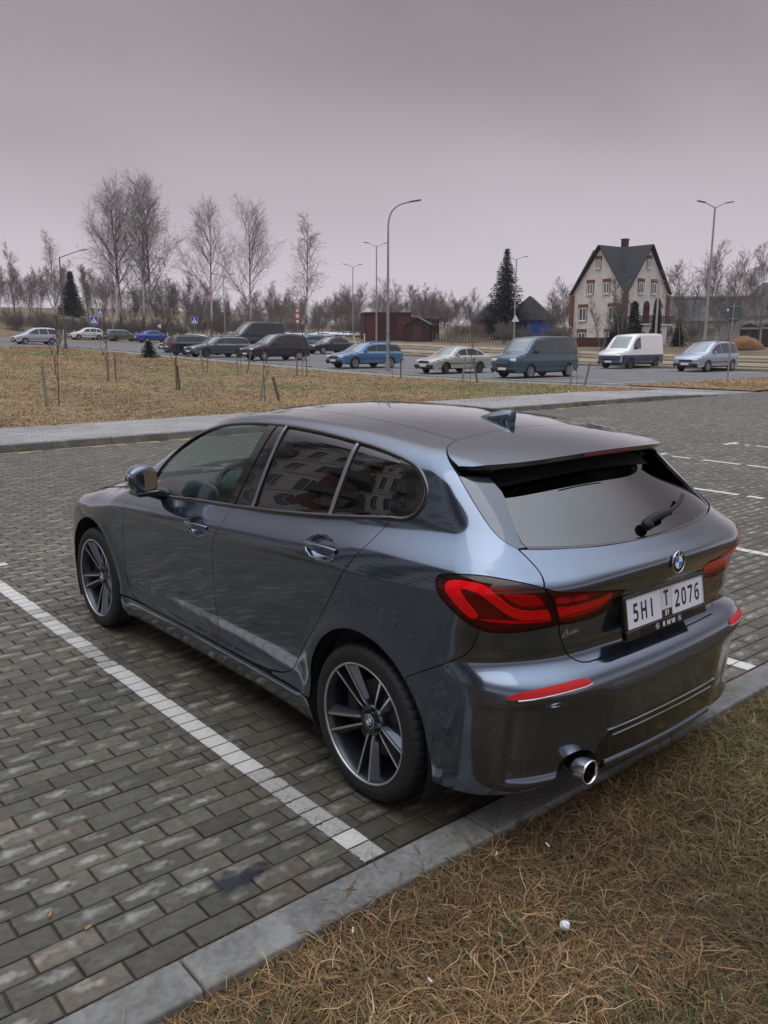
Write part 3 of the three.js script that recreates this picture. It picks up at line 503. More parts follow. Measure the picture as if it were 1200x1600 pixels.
const screenEdge = smooth(TP([[1.36, .42], [1.42, .50], [1.6, .545], [1.85, .59], [2.1, .63], [2.3, .655]]));
const spoilFront = smooth(TP([[-.052, .442], [-.045, .36], [-.037, .18], [-.035, 0]]));
const hatchUp = smooth([[-.052, 1.404, .442], [-.066, 1.400, .49], [-.105, 1.386, .55], [-.180, 1.352, .611], [-.248, 1.311, .632]].map(snap));
const hatchMid = smooth([[-.248, 1.311, .632], [-.348, 1.228, .652], [-.446, 1.148, .661], [-.502, 1.112, .655], [-.548, 1.090, .634]].map(snap));
const hatchLow = smooth([[-.548, 1.090, .634], [-.602, 1.053, .627], [-.645, 1.026, .632], [-.674, 1.001, .645], [-.685, .985, .655]].map(snap));
const split = smooth([[-.685, .985, .655], [-.698, .946, .631], [-.695, .89, .60], [-.683, .837, .563]].map(snap));
const hatchFoot = smooth([[-.683, .837, .563], [-.681, .80, .556], [-.682, .752, .533], [-.690, .712, .505], [-.705, .684, .465], [-.72, .6775, .42]].map(snap));
const hatchBase = smooth(RR([[.42, .6775], [.22, .676], [0, .675]]));
const lampTop = smooth([[-.368, .987, .850], [-.376, .998, .842], [-.401, 1.005, .834], [-.470, 1.015, .812], [-.534, 1.017, .780], [-.583, 1.013, .750], [-.629, 1.005, .716], [-.660, .996, .684], [-.685, .985, .655]].map(snap), .012);
const lampLow = smooth([[-.683, .837, .563], [-.669, .832, .603], [-.642, .827, .660], [-.612, .823, .713], [-.578, .823, .760], [-.550, .827, .789], [-.532, .834, .804]].map(snap), .012);
const lampSide = smooth([[-.532, .834, .804], [-.504, .850, .825], [-.466, .879, .846], [-.422, .913, .860], [-.395, .938, .863], [-.375, .967, .858], [-.368, .987, .850]].map(snap), .012);
const lampIn = smooth([[-.685, .985, .655], [-.699, .976, .632], [-.718, .966, .592], [-.740, .957, .509], [-.745, .942, .418], [-.745, .930, .336], [-.746, .922, .276]].map(snap), .012);
const lampInLow = smooth([[-.746, .922, .276], [-.735, .896, .272], [-.720, .862, .302], [-.711, .842, .350], [-.705, .834, .403], [-.697, .833, .490], [-.683, .837, .563]].map(snap), .012);
const bumpGap = smooth([[-.532, .834, .804], [-.524, .797, .807], [-.512, .765, .815], [-.491, .736, .825], [-.459, .712, .842], [-.408, .681, .866], [-.340, .643, .878], [-.300, .619, .887], [-.268, .603, .894]].map(snap));
const AA = .362, AB = .388, archPt = (c, t) => onSide(c + AA * Math.cos(t), HUBH + AB * Math.sin(t));
const arc = (c, t0, t1, n = 40) => Array.from({ length: n + 1 }, (_, i) => archPt(c, lerp(t0, t1, i / n)));
const tGap = Math.acos(-.268 / AA) - .02;                    // where the bumper joint meets the arch
const line = (a, b, n, f) => Array.from({ length: n + 1 }, (_, i) => f(lerp(a[0], b[0], i / n), lerp(a[1], b[1], i / n)));
const aSill = Math.asin((.300 - HUBH) / AB);
const rev = a => a.slice().reverse();
const G = {};
G.front_door = cut([...beltL, ...L.b, ...L.f, ...line([2.18, .905], [2.06, .940], 5, onSide)], 'side', { cell: .009 });
G.rear_door = cut([...beltR, ...L.r, ...rev(L.b)], 'side', { cell: .009 });
G.side_panel = cut([...L.r.filter(p => p[0] < .69), ...line([.69, .300], [.37, .300], 10, onSide), ...arc(0, aSill, tGap), ...rev(bumpGap), ...lampSide, ...lampTop, ...rev(hatchLow), ...rev(hatchMid), ...rev(hatchUp), ...ditch, ...screenEdge, ...line([2.3, .955], [2.18, .905], 6, onSide), ...line([2.18, .905], [2.06, .940], 5, onSide), ...rev(dloTop), ...rev(dloRear)], 'side', { cell: .015 });
G.front_fender = cut([...rev(L.f).filter(p => p[0] > 2.08), ...line([2.08, .300], [2.29, .300], 6, onSide), ...arc(WB, Math.PI - aSill, .18), ...line([3.03, .40], [3.16, .66], 8, onSide), ...line([3.16, .66], [3.05, .775], 5, onSide), ...smooth(SD([[3.05, .795], [2.8, .855], [2.5, .900], [2.3, .925], [2.18, .905]]))], 'side');
G.sill = cut([...line([.372, .296], [2.29, .296], 60, onSide), ...line([2.29, .29], [2.33, .16], 6, onSide), ...line([2.33, .16], [.34, .16], 60, onSide), ...line([.34, .16], [.372, .29], 6, onSide)], 'side');
for (const k of ['front_door', 'rear_door', 'side_panel', 'front_fender', 'sill']) { const a = mesh(k, G[k], CM.paint, car); const b = mesh(k, mirrored(G[k]), CM.paint, car); G[k] = [a, b]; }
// roof, spoiler, tailgate, bumper
const roofFront = smooth(TP([[1.36, .42], [1.40, .3], [1.42, .15], [1.425, 0]]));
const sym = half => [...half, ...flip(half).slice(1)];       // half: from the left edge to the centre line
mesh('roof_panel', cut([...rev(ditch), ...sym(rev(rev(spoilFront))), ...flip(rev(ditch)), ...rev(sym(roofFront))], 'top', { cell: .02 }), CM.paint, car);
REAR = 0;                                                    // the spoiler runs out past the tailgate
const lipEdge = smooth([[-.248, 1.311, .632], ...TP([[-.315, .60], [-.365, .52], [-.405, .40], [-.430, .25], [-.441, .1], [-.443, 0]])]);
mesh('roof_spoiler', cut([...hatchUp, ...sym(lipEdge), ...flip(hatchUp), ...rev(sym(spoilFront))], 'top', { cell: .016, skirt: .018 }), CM.paint, car);
mesh('spoiler_underside', cut([onTop(-.2, .60), ...sym(lipEdge).filter(p => p[0] < -.26), onTop(-.2, -.60)], 'top', { cell: .03, off: -.019, skirt: 0, inset: .004 }), CM.black, car);
mesh('brake_lamp', box(.30, .010, .006, 0, onTop(-.44, 0)[1] - .010, .4455), std({ color: lin(.10, .004, .008), roughness: .5 }), car);
REAR = 1;
const glassLow = smooth([[-.548, 1.090, .634], [-.602, 1.083, .527], [-.640, 1.079, .42], [-.668, 1.076, .318], [-.690, 1.0735, .16], [-.697, 1.073, 0]].map(snap));
const tail = mesh('tailgate', cut([...hatchLow, ...lampIn, ...lampInLow, ...hatchFoot, ...sym(hatchBase), ...flip(hatchFoot), ...flip(lampInLow), ...flip(lampIn), ...flip(hatchLow), ...rev(sym(glassLow))], 'rear', { cell: .014 }), CM.paint, car);
const bumpFoot = [...arc(0, tGap, Math.PI - Math.asin((.235 - HUBH) / AB) , 24), ...smooth([[-.36, .225, .84], [-.45, .212, .80], [-.55, .208, .74], [-.645, .212, .63], [-.665, .22, .585]].map(snap))];
const exArch = smooth(RR([[.585, .222], [.57, .28], [.54, .335], [.485, .358], [.43, .345], [.385, .30], [.35, .268], [.2, .260], [0, .258]]), .015);
mesh('rear_bumper', cut([...bumpGap, ...bumpFoot, ...exArch, ...flip(smooth(RR([[.585, .222], [.50, .245], [.40, .256], [.2, .258], [0, .258]]), .015)).slice(1), ...flip(bumpFoot), ...flip(bumpGap), ...flip(lampLow), ...flip(hatchFoot), ...flip(hatchBase), ...rev(hatchBase), ...rev(hatchFoot), ...lampLow], 'rear', { cell: .014, skirt: .03 }), CM.paint, car);
// glass
const recess = p => -.006 - .062 * sstep(1.10, 1.33, p[1]);
const bladeIn = smooth([[-.388, 1.268, .545], [-.42, 1.234, .553], [-.47, 1.17, .578], [-.53, 1.105, .60]].map(snap));
const gTop = smooth(RR([[.545, 1.305], [.40, 1.320], [.2, 1.336], [0, 1.342]]));
mesh('rear_window', cut([...rev(bladeIn), ...sym(gTop), ...flip(rev(bladeIn)), ...rev(sym(smooth(RR([[.60, 1.094], [.527, 1.088], [.42, 1.084], [.318, 1.081], [.16, 1.078], [0, 1.077]]))))], 'rear', { offFn: recess, cell: .02 }), CM.tint, car);
for (const s of [1, -1]) { const g = cut([...hatchMid, ...line([.634, 1.09], [.60, 1.094], 2, onRear), ...rev(bladeIn), ...smooth(RR([[.545, 1.305], [.59, 1.31], [.628, 1.309]]))], 'rear', { off: -.004, cell: .014 }); mesh('air_blade', s > 0 ? g : mirrored(g), CM.blade, car); }
mesh('spoiler_bracket', cut([...sym(gTop), ...rev(sym(smooth(RR([[.545, 1.345], [.40, 1.368], [.2, 1.384], [0, 1.388]]))))], 'rear', { off: -.066, cell: .03, skirt: 0, inset: -.004 }), CM.matt, car);
const frit = mesh('window_edge', merged([strip(smooth(RR([[.60, 1.0905], [.42, 1.081], [.2, 1.076], [0, 1.074], [-.2, 1.076], [-.42, 1.081], [-.60, 1.0905]])), .016, .002, { off: -.004 })]), CM.black, car);
const glassCut = (o, m, nm) => { const g = cut(o, 'side', { off: -.007, cell: .025, skirt: .004 }); mesh(nm, g, m, car); mesh(nm, mirrored(g), m, car); };
const near = (a, u0, u1) => a.filter(p => p[0] >= u0 && p[0] <= u1);
glassCut([...near(beltL, 1.16, 2.05), ...line([1.155, 1.004], [1.02, 1.390], 12, (u, h) => onSide(u, h)), ...near(dloTop, 1.025, 2.06)], CM.glass, 'front_window');
glassCut([...near(beltR, .365, .925), ...line([.345, 1.081], [.322, 1.381], 12, onSide), ...rev(near(dloTop, .33, .87)).reverse(), ...line([.875, 1.400], [.93, 1.024], 12, onSide)], CM.tint, 'rear_window_pane');
glassCut([...near(beltR, -.02, .325), ...dloRear.filter(p => p[0] < .015).map(p => p), ...near(dloTop, .02, .30), ...line([.302, 1.380], [.327, 1.082], 12, onSide)], CM.tint, 'quarter_window');
{ // pillar covers and window trim
  const bp = cut([...near(beltL, 0, 1.16).filter(p => p[0] < 1.165), ...near(beltR, .92, 1.1), ...line([.93, 1.024], [.875, 1.401], 12, onSide), ...near(dloTop, .88, 1.02), ...line([1.02, 1.390], [1.155, 1.004], 12, onSide)], 'side', { off: .001, cell: .02 });
  const div = strip(line([.337, 1.082], [.312, 1.383], 14, onSide), .020, .004), div2 = strip(line([.917, 1.03], [.868, 1.398], 14, onSide), .014, .005, { off: .002 });
  const qf = smooth([[-.02, 1.134, .765], [-.045, 1.15, .757], [-.067, 1.205, .73], [-.055, 1.255, .708], [-.02, 1.295, .692], [.026, 1.335, .676]].map(snap));
  const quarterTrim = cut([...qf, ...near(rev(dloRear), -1, .02)], 'side', { off: .002, cell: .012 });
  const loop = [...beltL, ...beltR, ...dloRear, ...dloTop];
  const tr = strip(loop.filter((p, i) => !i || Math.hypot(p[0] - loop[i - 1][0], p[1] - loop[i - 1][1]) > .003), .020, .006, { closed: true });
  const gap = strip(line([1.082, 1.012], [.945, 1.399], 16, onSide), .006, .002, { off: .0035 });
  for (const s of [0, 1]) { const m = g => s ? mirrored(g) : g; mesh('pillar_cover', m(bp), CM.black, car); mesh('window_divider', m(div), CM.divider, car); mesh('window_divider', m(div2), CM.divider, car); mesh('quarter_trim', m(quarterTrim), CM.black, car); mesh('window_trim', m(tr), CM.black, car); mesh('pillar_joint', m(gap), CM.matt, car); }
}
// windscreen, bonnet, nose
const cowl = smooth(TP([[2.3, .655], [2.38, .45], [2.43, .2], [2.44, 0]]));
mesh('windscreen', cut([...screenEdge, ...sym(cowl), ...flip(screenEdge), ...rev(sym(roofFront))], 'top', { cell: .03, off: -.004 }), CM.glass, car);
const hoodSide = smooth([...SD([[2.3, .93], [2.5, .905], [2.8, .86], [3.05, .80]]), onTop(3.22, .60)]);
const hoodNose = smooth(TP([[3.22, .60], [3.32, .42], [3.38, .2], [3.40, 0]]));
mesh('bonnet', cut([onTop(2.3, .66), ...hoodSide, ...sym(hoodNose), ...flip(hoodSide), onTop(2.3, -.66), ...flip(cowl), ...rev(cowl)].filter((p, i, a) => !i || Math.hypot(p[0] - a[i - 1][0], p[2] - a[i - 1][2]) > .004), 'top', { cell: .03 }), CM.paint, car);
const FR = a => a.map(([v, h]) => hitF([2.5, h, v], [1, 0, 0]));
{ const nose = [...smooth(SD([[3.03, .42], [3.16, .64]])), ...smooth([...SD([[3.16, .64]]), ...FR([[.6, .62], [.35, .64], [0, .66]])])];
  const foot = [...smooth([...SD([[3.03, .42], [3.05, .3], [3.04, .18]])]), ...smooth([...SD([[3.04, .18]]), ...FR([[.6, .17], [.3, .17], [0, .17]])])];
  mesh('front_bumper', cut([...sym(foot), ...rev(sym(nose))], 'front', { cell: .03 }), CM.paint, car);
  for (const s of [0, 1]) { const g = cut(smooth([...SD([[3.15, .665], [3.06, .775]]), onTop(3.2, .60), ...FR([[.5, .74], [.40, .69], [.42, .655], [.6, .635]])], .02, true), 'front', { cell: .02, off: -.004 }); mesh('headlamp', s ? mirrored(g) : g, phys({ color: lin(.7, .74, .78), roughness: .05, metalness: .3, clearcoat: 1 }), car);
    const k = cut(smooth(FR([[.02, .47], [.02, .69], [.2, .70], [.33, .66], [.3, .52], [.2, .47]]), .02, true), 'front', { cell: .03, off: .006 }); mesh('kidney_grille', s ? mirrored(k) : k, CM.black, car); }
}
// dark ribbons under the panel gaps
{ const gaps = [L.b, L.r, L.f, bumpGap, [...hatchUp, ...hatchMid.slice(1)], hatchLow, hatchFoot, ditch, screenEdge, lampTop, lampLow, lampSide, split].map(l => strip(l, .03, .001, { off: -.012, back: 0 }));
  const g = mergeGeometries(gaps); mesh('panel_seal', g, CM.matt, car); mesh('panel_seal', mirrored(g), CM.matt, car);
  mesh('roof_seal', merged([strip(sym(spoilFront), .03, .001, { off: -.012, back: 0 }), strip(sym(hatchBase), .05, .001, { off: -.012, back: 0 })]), CM.matt, car); }
// tail lamps: housing, light guides, red lens; on the body and on the tailgate
{
  const D = -.020;
  const Q = (pts, off) => cut(smooth(pts.map(snap), .01, true), 'rear', { off, cell: .014, skirt: .006, inset: 0 });
  const bodyO = [...lampSide, ...lampTop, ...split, ...lampLow], hatO = [...lampIn, ...lampInLow, ...rev(split)];
  const guides = [
    [[[-.41, .985, .84], [-.455, .993, .82], [-.50, .992, .80], [-.54, .982, .78], [-.575, .955, .757], [-.605, .917, .728], [-.63, .897, .70], [-.66, .888, .66], [-.687, .884, .61], [-.684, .86, .585], [-.66, .858, .645], [-.625, .863, .70], [-.59, .893, .742], [-.56, .93, .77], [-.525, .957, .793], [-.49, .966, .812], [-.465, .965, .825], [-.488, .93, .825], [-.53, .873, .81], [-.51, .866, .822], [-.475, .893, .843], [-.43, .935, .857], [-.408, .96, .857]], CM.lampRed, D + .008],
    [[[-.59, .957, .747], [-.63, .958, .715], [-.668, .950, .675], [-.682, .908, .635], [-.66, .907, .67], [-.63, .915, .70]], CM.lampMid, D + .003],
    [[[-.535, .862, .803], [-.60, .850, .73], [-.65, .846, .655], [-.684, .845, .58], [-.682, .853, .58], [-.64, .855, .67], [-.59, .860, .745]], CM.lampMid, D + .004],
  ];
  const guidesH = [
    [[[-.695, .888, .60], [-.715, .885, .52], [-.728, .886, .43], [-.735, .892, .36], [-.737, .905, .325], [-.733, .886, .315], [-.724, .872, .345], [-.715, .863, .42], [-.703, .861, .51], [-.69, .861, .585]], CM.lampRed, D + .008],
    [[[-.707, .925, .605], [-.728, .918, .53], [-.725, .905, .53], [-.705, .91, .60]], CM.lampClear, D + .006],
    [[[-.730, .919, .52], [-.740, .915, .455], [-.735, .903, .455], [-.727, .906, .52]], CM.lampRed, D + .006],
    [[[-.69, .850, .575], [-.703, .846, .48], [-.712, .852, .38], [-.716, .861, .34], [-.712, .857, .38], [-.702, .852, .48]], CM.lampMid, D + .004],
  ];
  for (const [o, gs, nm] of [[bodyO, guides, 'tail_lamp'], [hatO, guidesH, 'tailgate_lamp']]) for (const s of [0, 1]) {
    const m = g => s ? mirrored(g) : g;
    const h = mesh(nm, m(cut(o, 'rear', { off: D - .004, cell: .014, skirt: 0, inset: -.004 })), CM.lampDark, car);
    for (const [pts, mat, off] of gs) mesh('light_guide', m(Q(pts, off)), mat, h);
    mesh('lens', m(cut(o, 'rear', { off: .002, cell: .012, skirt: .02, inset: .0025 })), CM.lens, h);
  }
  const rf = [[-.637, .607, .772], [-.654, .624, .750], [-.686, .636, .701], [-.716, .642, .631], [-.742, .646, .534], [-.752, .643, .494], [-.764, .627, .472], [-.762, .623, .502], [-.750, .621, .562], [-.725, .616, .640], [-.693, .609, .707], [-.665, .605, .744]];
  for (const s of [0, 1]) { const g = Q(rf, .004); mesh('reflector', s ? mirrored(g) : g, CM.reflector, car);
    const e = strip([11, 10, 9, 8, 7, 6].map(i => snap(rf[i])), .006, .003, { off: .003, side: -.004 }); mesh('reflector_trim', s ? mirrored(e) : e, CM.satin, car); }
}
// lower bumper: grooves, lip, exhaust
mesh('diffuser_trim', merged([strip(smooth(RR([[.37, .418], [.2, .420], [-.2, .420], [-.37, .418]])), .004, .004, { off: .003 }), strip(smooth(RR([[.34, .392], [.2, .393], [-.2, .393], [-.34, .392]])), .004, .004, { off: .003 })]), CM.divider, car);
mesh('diffuser', cut(sym(smooth(RR([[.395, .30], [.405, .36], [.37, .405], [.30, .43], [.15, .437], [0, .438]]), .02)).concat(sym(smooth(RR([[.395, .30], [.36, .285], [.2, .278], [0, .277]]), .02)).reverse()), 'rear', { off: .0022, cell: .02, skirt: .003, inset: 0 }), CM.black, car);
mesh('bumper_lip', strip(smooth(RR([[.36, .275], [.2, .272], [-.2, .272], [-.36, .275]])), .040, .014, { off: .002 }), CM.paint, car);
mesh('diffuser_panel', merged([0].map(() => { const p = []; for (let i = 0; i <= 24; i++) { const v = lerp(-.56, .56, i / 24); p.push([-.62 + .12 * v * v, .30, v]); } const pos = [], idx = []; p.forEach((q, i) => { for (const [du, h] of [[0, .34], [.03, .265], [.35, .23]]) pos.push(...W3([q[0] + du, h, q[2]])); if (i < 24) for (let k = 0; k < 2; k++) { const a = i * 3 + k; idx.push(a, a + 3, a + 1, a + 3, a + 4, a + 1); } }); return geoOf(pos, idx); })), CM.matt, car);
{ const prof = [[.034, 0], [.041, .02], [.046, .05], [.047, .085], [.0445, .093], [.040, .091], [.037, .08], [.036, 0]].map(p => new THREE.Vector2(...p));
  const e = new THREE.LatheGeometry(prof, 36).rotateX(Math.PI / 2).translate(...W3([-.70, .300, .487])); mesh('exhaust_tip', e, CM.chrome, car);
  mesh('exhaust_pipe', new THREE.CylinderGeometry(.036, .036, .5, 24, 1, true).rotateX(Math.PI / 2).translate(...W3([-.45, .300, .487])), std({ color: lin(.05, .05, .05), metalness: .7, roughness: .5, side: THREE.DoubleSide }), car); }
// shark fin
{ const st = [], n = 16; const pos = [], idx = [];
  for (let i = 0; i <= n; i++) { const t = i / n, u = lerp(.245, .06, t), base = onTop(u, 0)[1] - .003, ht = .062 * Math.pow(t, .75) * (t > .9 ? 1 - (t - .9) * .9 : 1), w = .034 * Math.sqrt(Math.min(1, t * 2.2)) * (t > .85 ? 1 - (t - .85) * 1.5 : 1);
    for (let k = 0; k <= 12; k++) { const a = k / 12 * Math.PI, c = Math.cos(a), s = Math.sin(a); pos.push(...W3([u + (t > .8 ? -s * .02 * (t - .8) * 5 : 0), base + ht * Math.pow(s, .8), w * Math.sign(c) * Math.pow(Math.abs(c), 1.6) + .0])); }
    if (i < n) for (let k = 0; k < 12; k++) { const a = i * 13 + k; idx.push(a, a + 13, a + 1, a + 13, a + 14, a + 1); } }
  for (let k = 1; k < 12; k++) idx.push(n * 13, n * 13 + k, n * 13 + k + 1);
  mesh('antenna_fin', geoOf(pos, idx), CM.paint, car); }
// door handles
for (const [i, [du, dh, a]] of DENTS.entries()) for (const s of [0, 1]) {
  const n = 20, K = 10, pos = [], idx = [];
  for (let q = 0; q <= n; q++) { const t = q / n, u = du + lerp(-.118, .118, t), p = onSide(du + (u < du ? -1 : 1) * .118, dh), vv = lerp(onSide(du - .125, dh)[2], onSide(du + .125, dh)[2], t) + .020 * Math.sin(Math.PI * t) - .004, hh = .0175 * Math.pow(Math.sin(Math.PI * Math.min(1, Math.max(0, .04 + t * .92))), .35);
    for (let k = 0; k < K; k++) { const g = k / K * 2 * Math.PI; pos.push(...W3([u, dh + .006 + hh * Math.sin(g) + .012 * (t - .5) * -.6, vv + .010 * Math.cos(g)])); }
    if (q < n) for (let k = 0; k < K; k++) { const b = q * K + k, c = q * K + (k + 1) % K; idx.push(b, b + K, c, b + K, c + K, c); } }
  const g = geoOf(pos, idx); mesh('door_handle', s ? mirrored(g) : g, CM.paint, G[i ? 'front_door' : 'rear_door'][s]);
}
// mirrors
{ const pos = [], idx = [], n = 22, K = 24;
  for (let i = 0; i <= n; i++) { const t = i / n, v = lerp(.855, 1.035, t), s = Math.pow(Math.sin(Math.PI * Math.min(.98, Math.max(.03, .10 + t * .88))), .42), cu = lerp(1.815, 1.755, t), ch = lerp(1.050, 1.072, t);
    for (let k = 0; k < K; k++) { const a = k / K * 2 * Math.PI, c = Math.cos(a), z = Math.sin(a), e = x => Math.sign(x) * Math.pow(Math.abs(x), .62); pos.push(...W3([cu + (c > 0 ? .095 : .05) * s * e(c), ch + (z > 0 ? .088 - .016 * t : .074) * s * e(z), v])); }
    if (i < n) for (let k = 0; k < K; k++) { const b = i * K + k, c = i * K + (k + 1) % K; idx.push(b, b + K, c, b + K, c + K, c); } }
  for (const e of [0, n]) { const o = pos.length / 3; let c = [0, 0, 0]; for (let k = 0; k < K; k++) for (let j = 0; j < 3; j++) c[j] += pos[(e * K + k) * 3 + j] / K; pos.push(...c); for (let k = 0; k < K; k++) idx.push(o, e * K + k, e * K + (k + 1) % K); }
  const shell = geoOf(pos, idx);
  const arm = merged([bar(W3([1.84, .955, .79]), W3([1.82, 1.0, .91]), .036, .034, 12), rbox(.13, .03, .12, .013).translate(...W3([1.80, .99, .925]))]);
  const gl = new THREE.ExtrudeGeometry(new THREE.Shape(Array.from({ length: 36 }, (_, i) => { const a = i / 36 * 6.2832, e = x => Math.sign(x) * Math.pow(Math.abs(x), .55); return new THREE.Vector2(.066 * e(Math.cos(a)), .050 * e(Math.sin(a)) * (1 - .1 * Math.cos(a))); })), { depth: .004, bevelEnabled: false }).rotateY(-.22).translate(...W3([1.737, 1.064, .948]));
  for (const s of [0, 1]) { const m = g => { const c = g.clone(); if (s) { c.scale(-1, 1, 1); const x = c.index; } return c; }; const w = mesh('wing_mirror', s ? mirrored(shell) : shell, CM.paint, car); mesh('mirror_foot', s ? arm.clone().scale(-1, 1, 1) : arm, CM.black, w); mesh('mirror_glass', s ? gl.clone().scale(-1, 1, 1) : gl, std({ color: lin(.45, .48, .52), metalness: 1, roughness: .02 }), w); } }
// wiper and badge and plate
{ const wc = onRear(-.02, 1.10), P = (v, h, o) => { const p = snap(onRear(v, h)), n = gradF(...p); return W3([p[0] + n[0] * o, p[1] + n[1] * o, p[2] + n[2] * o]); };
  mesh('rear_wiper', merged([tubeG([P(.06, 1.103, .012), P(.03, 1.112, .03), P(-.03, 1.118, .032), P(-.12, 1.123, .025)], .017, 16, 8), tubeG([P(-.06, 1.118, .026), P(-.2, 1.132, .018), P(-.32, 1.150, .012), P(-.36, 1.158, .010)], .008, 16, 6), new THREE.SphereGeometry(.024, 14, 10).translate(...P(.045, 1.105, .014))]), CM.matt, car); }
const roundelT = canvasTex(256, 256, (x, w) => {
  const c = w / 2; x.fillStyle = '#0b0c0e'; x.fillRect(0, 0, w, w); x.translate(c, c); x.fillStyle = '#c9ccd0'; x.beginPath(); x.arc(0, 0, 126, 0, 7); x.fill(); x.fillStyle = '#0b0c0e'; x.beginPath(); x.arc(0, 0, 118, 0, 7); x.fill();
  x.fillStyle = '#c9ccd0'; x.beginPath(); x.arc(0, 0, 76, 0, 7); x.fill();
  for (let k = 0; k < 4; k++) { x.fillStyle = k % 2 ? '#eef1f4' : '#1f7fd6'; x.beginPath(); x.moveTo(0, 0); x.arc(0, 0, 70, (k + 2) * Math.PI / 2, (k + 3) * Math.PI / 2); x.closePath(); x.fill(); }
  x.fillStyle = '#e4e6ea'; x.font = 'bold 42px sans-serif'; x.textAlign = 'center'; x.textBaseline = 'middle';
  [['B', -.72], ['M', 0], ['W', .72]].forEach(([ch, a]) => { x.save(); x.rotate(a); x.fillText(ch, 0, -97); x.restore(); });
});
const roundelM = phys({ map: roundelT, roughness: .2, clearcoat: 1 });
function disc(r, h, n = 40) { const g = new THREE.CylinderGeometry(r, r * 1.03, h, n); const uv = g.attributes.uv, p = g.attributes.position; for (let i = 0; i < p.count; i++) uv.setXY(i, .5 + p.getX(i) / r / 2.06, .5 - p.getZ(i) / r / 2.06); return g; }
{ const p = onRear(0, .984), n = V3(...W3(gradF(...p))); const b = mesh('emblem', disc(.041, .008).rotateX(Math.PI / 2), roundelM, car); n.set(0, .05, 1).normalize(); b.quaternion.setFromUnitVectors(V3(0, 0, 1), n); b.position.set(...W3(p)).addScaledVector(n, .004);
  mesh('emblem_ring', new THREE.TorusGeometry(.0415, .0028, 8, 40), CM.chrome, b).position.z = .003; }
const plateT = canvasTex(1040, 224, (x, w, h) => {
  x.fillStyle = '#dfe2ec'; x.fillRect(0, 0, w, h); x.fillStyle = '#15171c'; x.textBaseline = 'middle'; x.textAlign = 'center';
  const put = (s, cx, sx, cy = 116, f = 190) => { x.save(); x.translate(cx, cy); x.scale(sx, 1); x.font = 'bold ' + f + 'px sans-serif'; x.fillText(s, 0, 0); x.restore(); };
  put('5', 118, .72); put('H', 222, .72); x.fillRect(313, 46, 22, 138);
  x.fillStyle = '#d3d6e0'; x.fillRect(452, 0, 140, h); x.fillStyle = '#7d828c'; x.fillRect(449, 0, 4, h); x.fillRect(591, 0, 4, h); x.fillStyle = '#15171c'; put('T', 522, .8, 84, 168);
  x.fillRect(452, 166, 140, 58); x.fillStyle = '#dfe2ec'; put('BY', 522, .8, 196, 60); x.fillStyle = '#15171c';
  put('2', 672, .74); put('0', 766, .74); put('7', 860, .74); put('6', 954, .74);
});
{ const g = new THREE.Group(); g.name = 'licence_plate'; car.add(g); g.position.set(...W3([-.742, .806, 0])); g.rotation.x = -.16; g.rotation.y = 0;
  mesh('plate_frame', merged([rbox(.545, .162, .016, .006, 0, 0, -.006), rbox(.55, .012, .02, .005, 0, .078, 0), rbox(.55, .036, .02, .005, 0, -.064, 0), rbox(.012, .162, .02, .005, -.269, 0, 0), rbox(.012, .162, .02, .005, .269, 0, 0)]), CM.black, g);
  const pl = new THREE.BoxGeometry(.52, .112, .003).translate(0, .0135, .0055); mesh('number_plate', pl, [0, 1, 2, 3, 4, 5].map(i => i === 4 ? phys({ map: plateT, roughness: .35, clearcoat: .6 }) : CM.satin), g);
  mesh('plate_edge', merged([box(.003, .116, .006, -.2605, .0135, .008), box(.003, .116, .006, .2605, .0135, .008), box(.52, .003, .006, 0, .071, .008)]), CM.satin, g);
  const ft = canvasTex(512, 48, (x, w, h) => { x.fillStyle = '#090a0c'; x.fillRect(0, 0, w, h); x.fillStyle = '#f2f2f2'; x.font = 'bold 40px sans-serif'; x.textAlign = 'center'; x.textBaseline = 'middle'; ['B', 'M', 'W'].forEach((c, i) => x.fillText(c, 212 + i * 46, 25)); for (const q of [150, 366]) { x.strokeStyle = '#e8e8e8'; x.lineWidth = 3; x.beginPath(); x.arc(q, 24, 15, 0, 7); x.stroke(); x.beginPath(); x.arc(q, 24, 9, 0, Math.PI / 2); x.lineTo(q, 24); x.fill(); x.beginPath(); x.arc(q, 24, 9, Math.PI, Math.PI * 1.5); x.lineTo(q, 24); x.fill(); } });
  mesh('frame_lettering', new THREE.PlaneGeometry(.36, .032).translate(.0, -.064, .0108), phys({ map: ft, roughness: .4 }), g); }
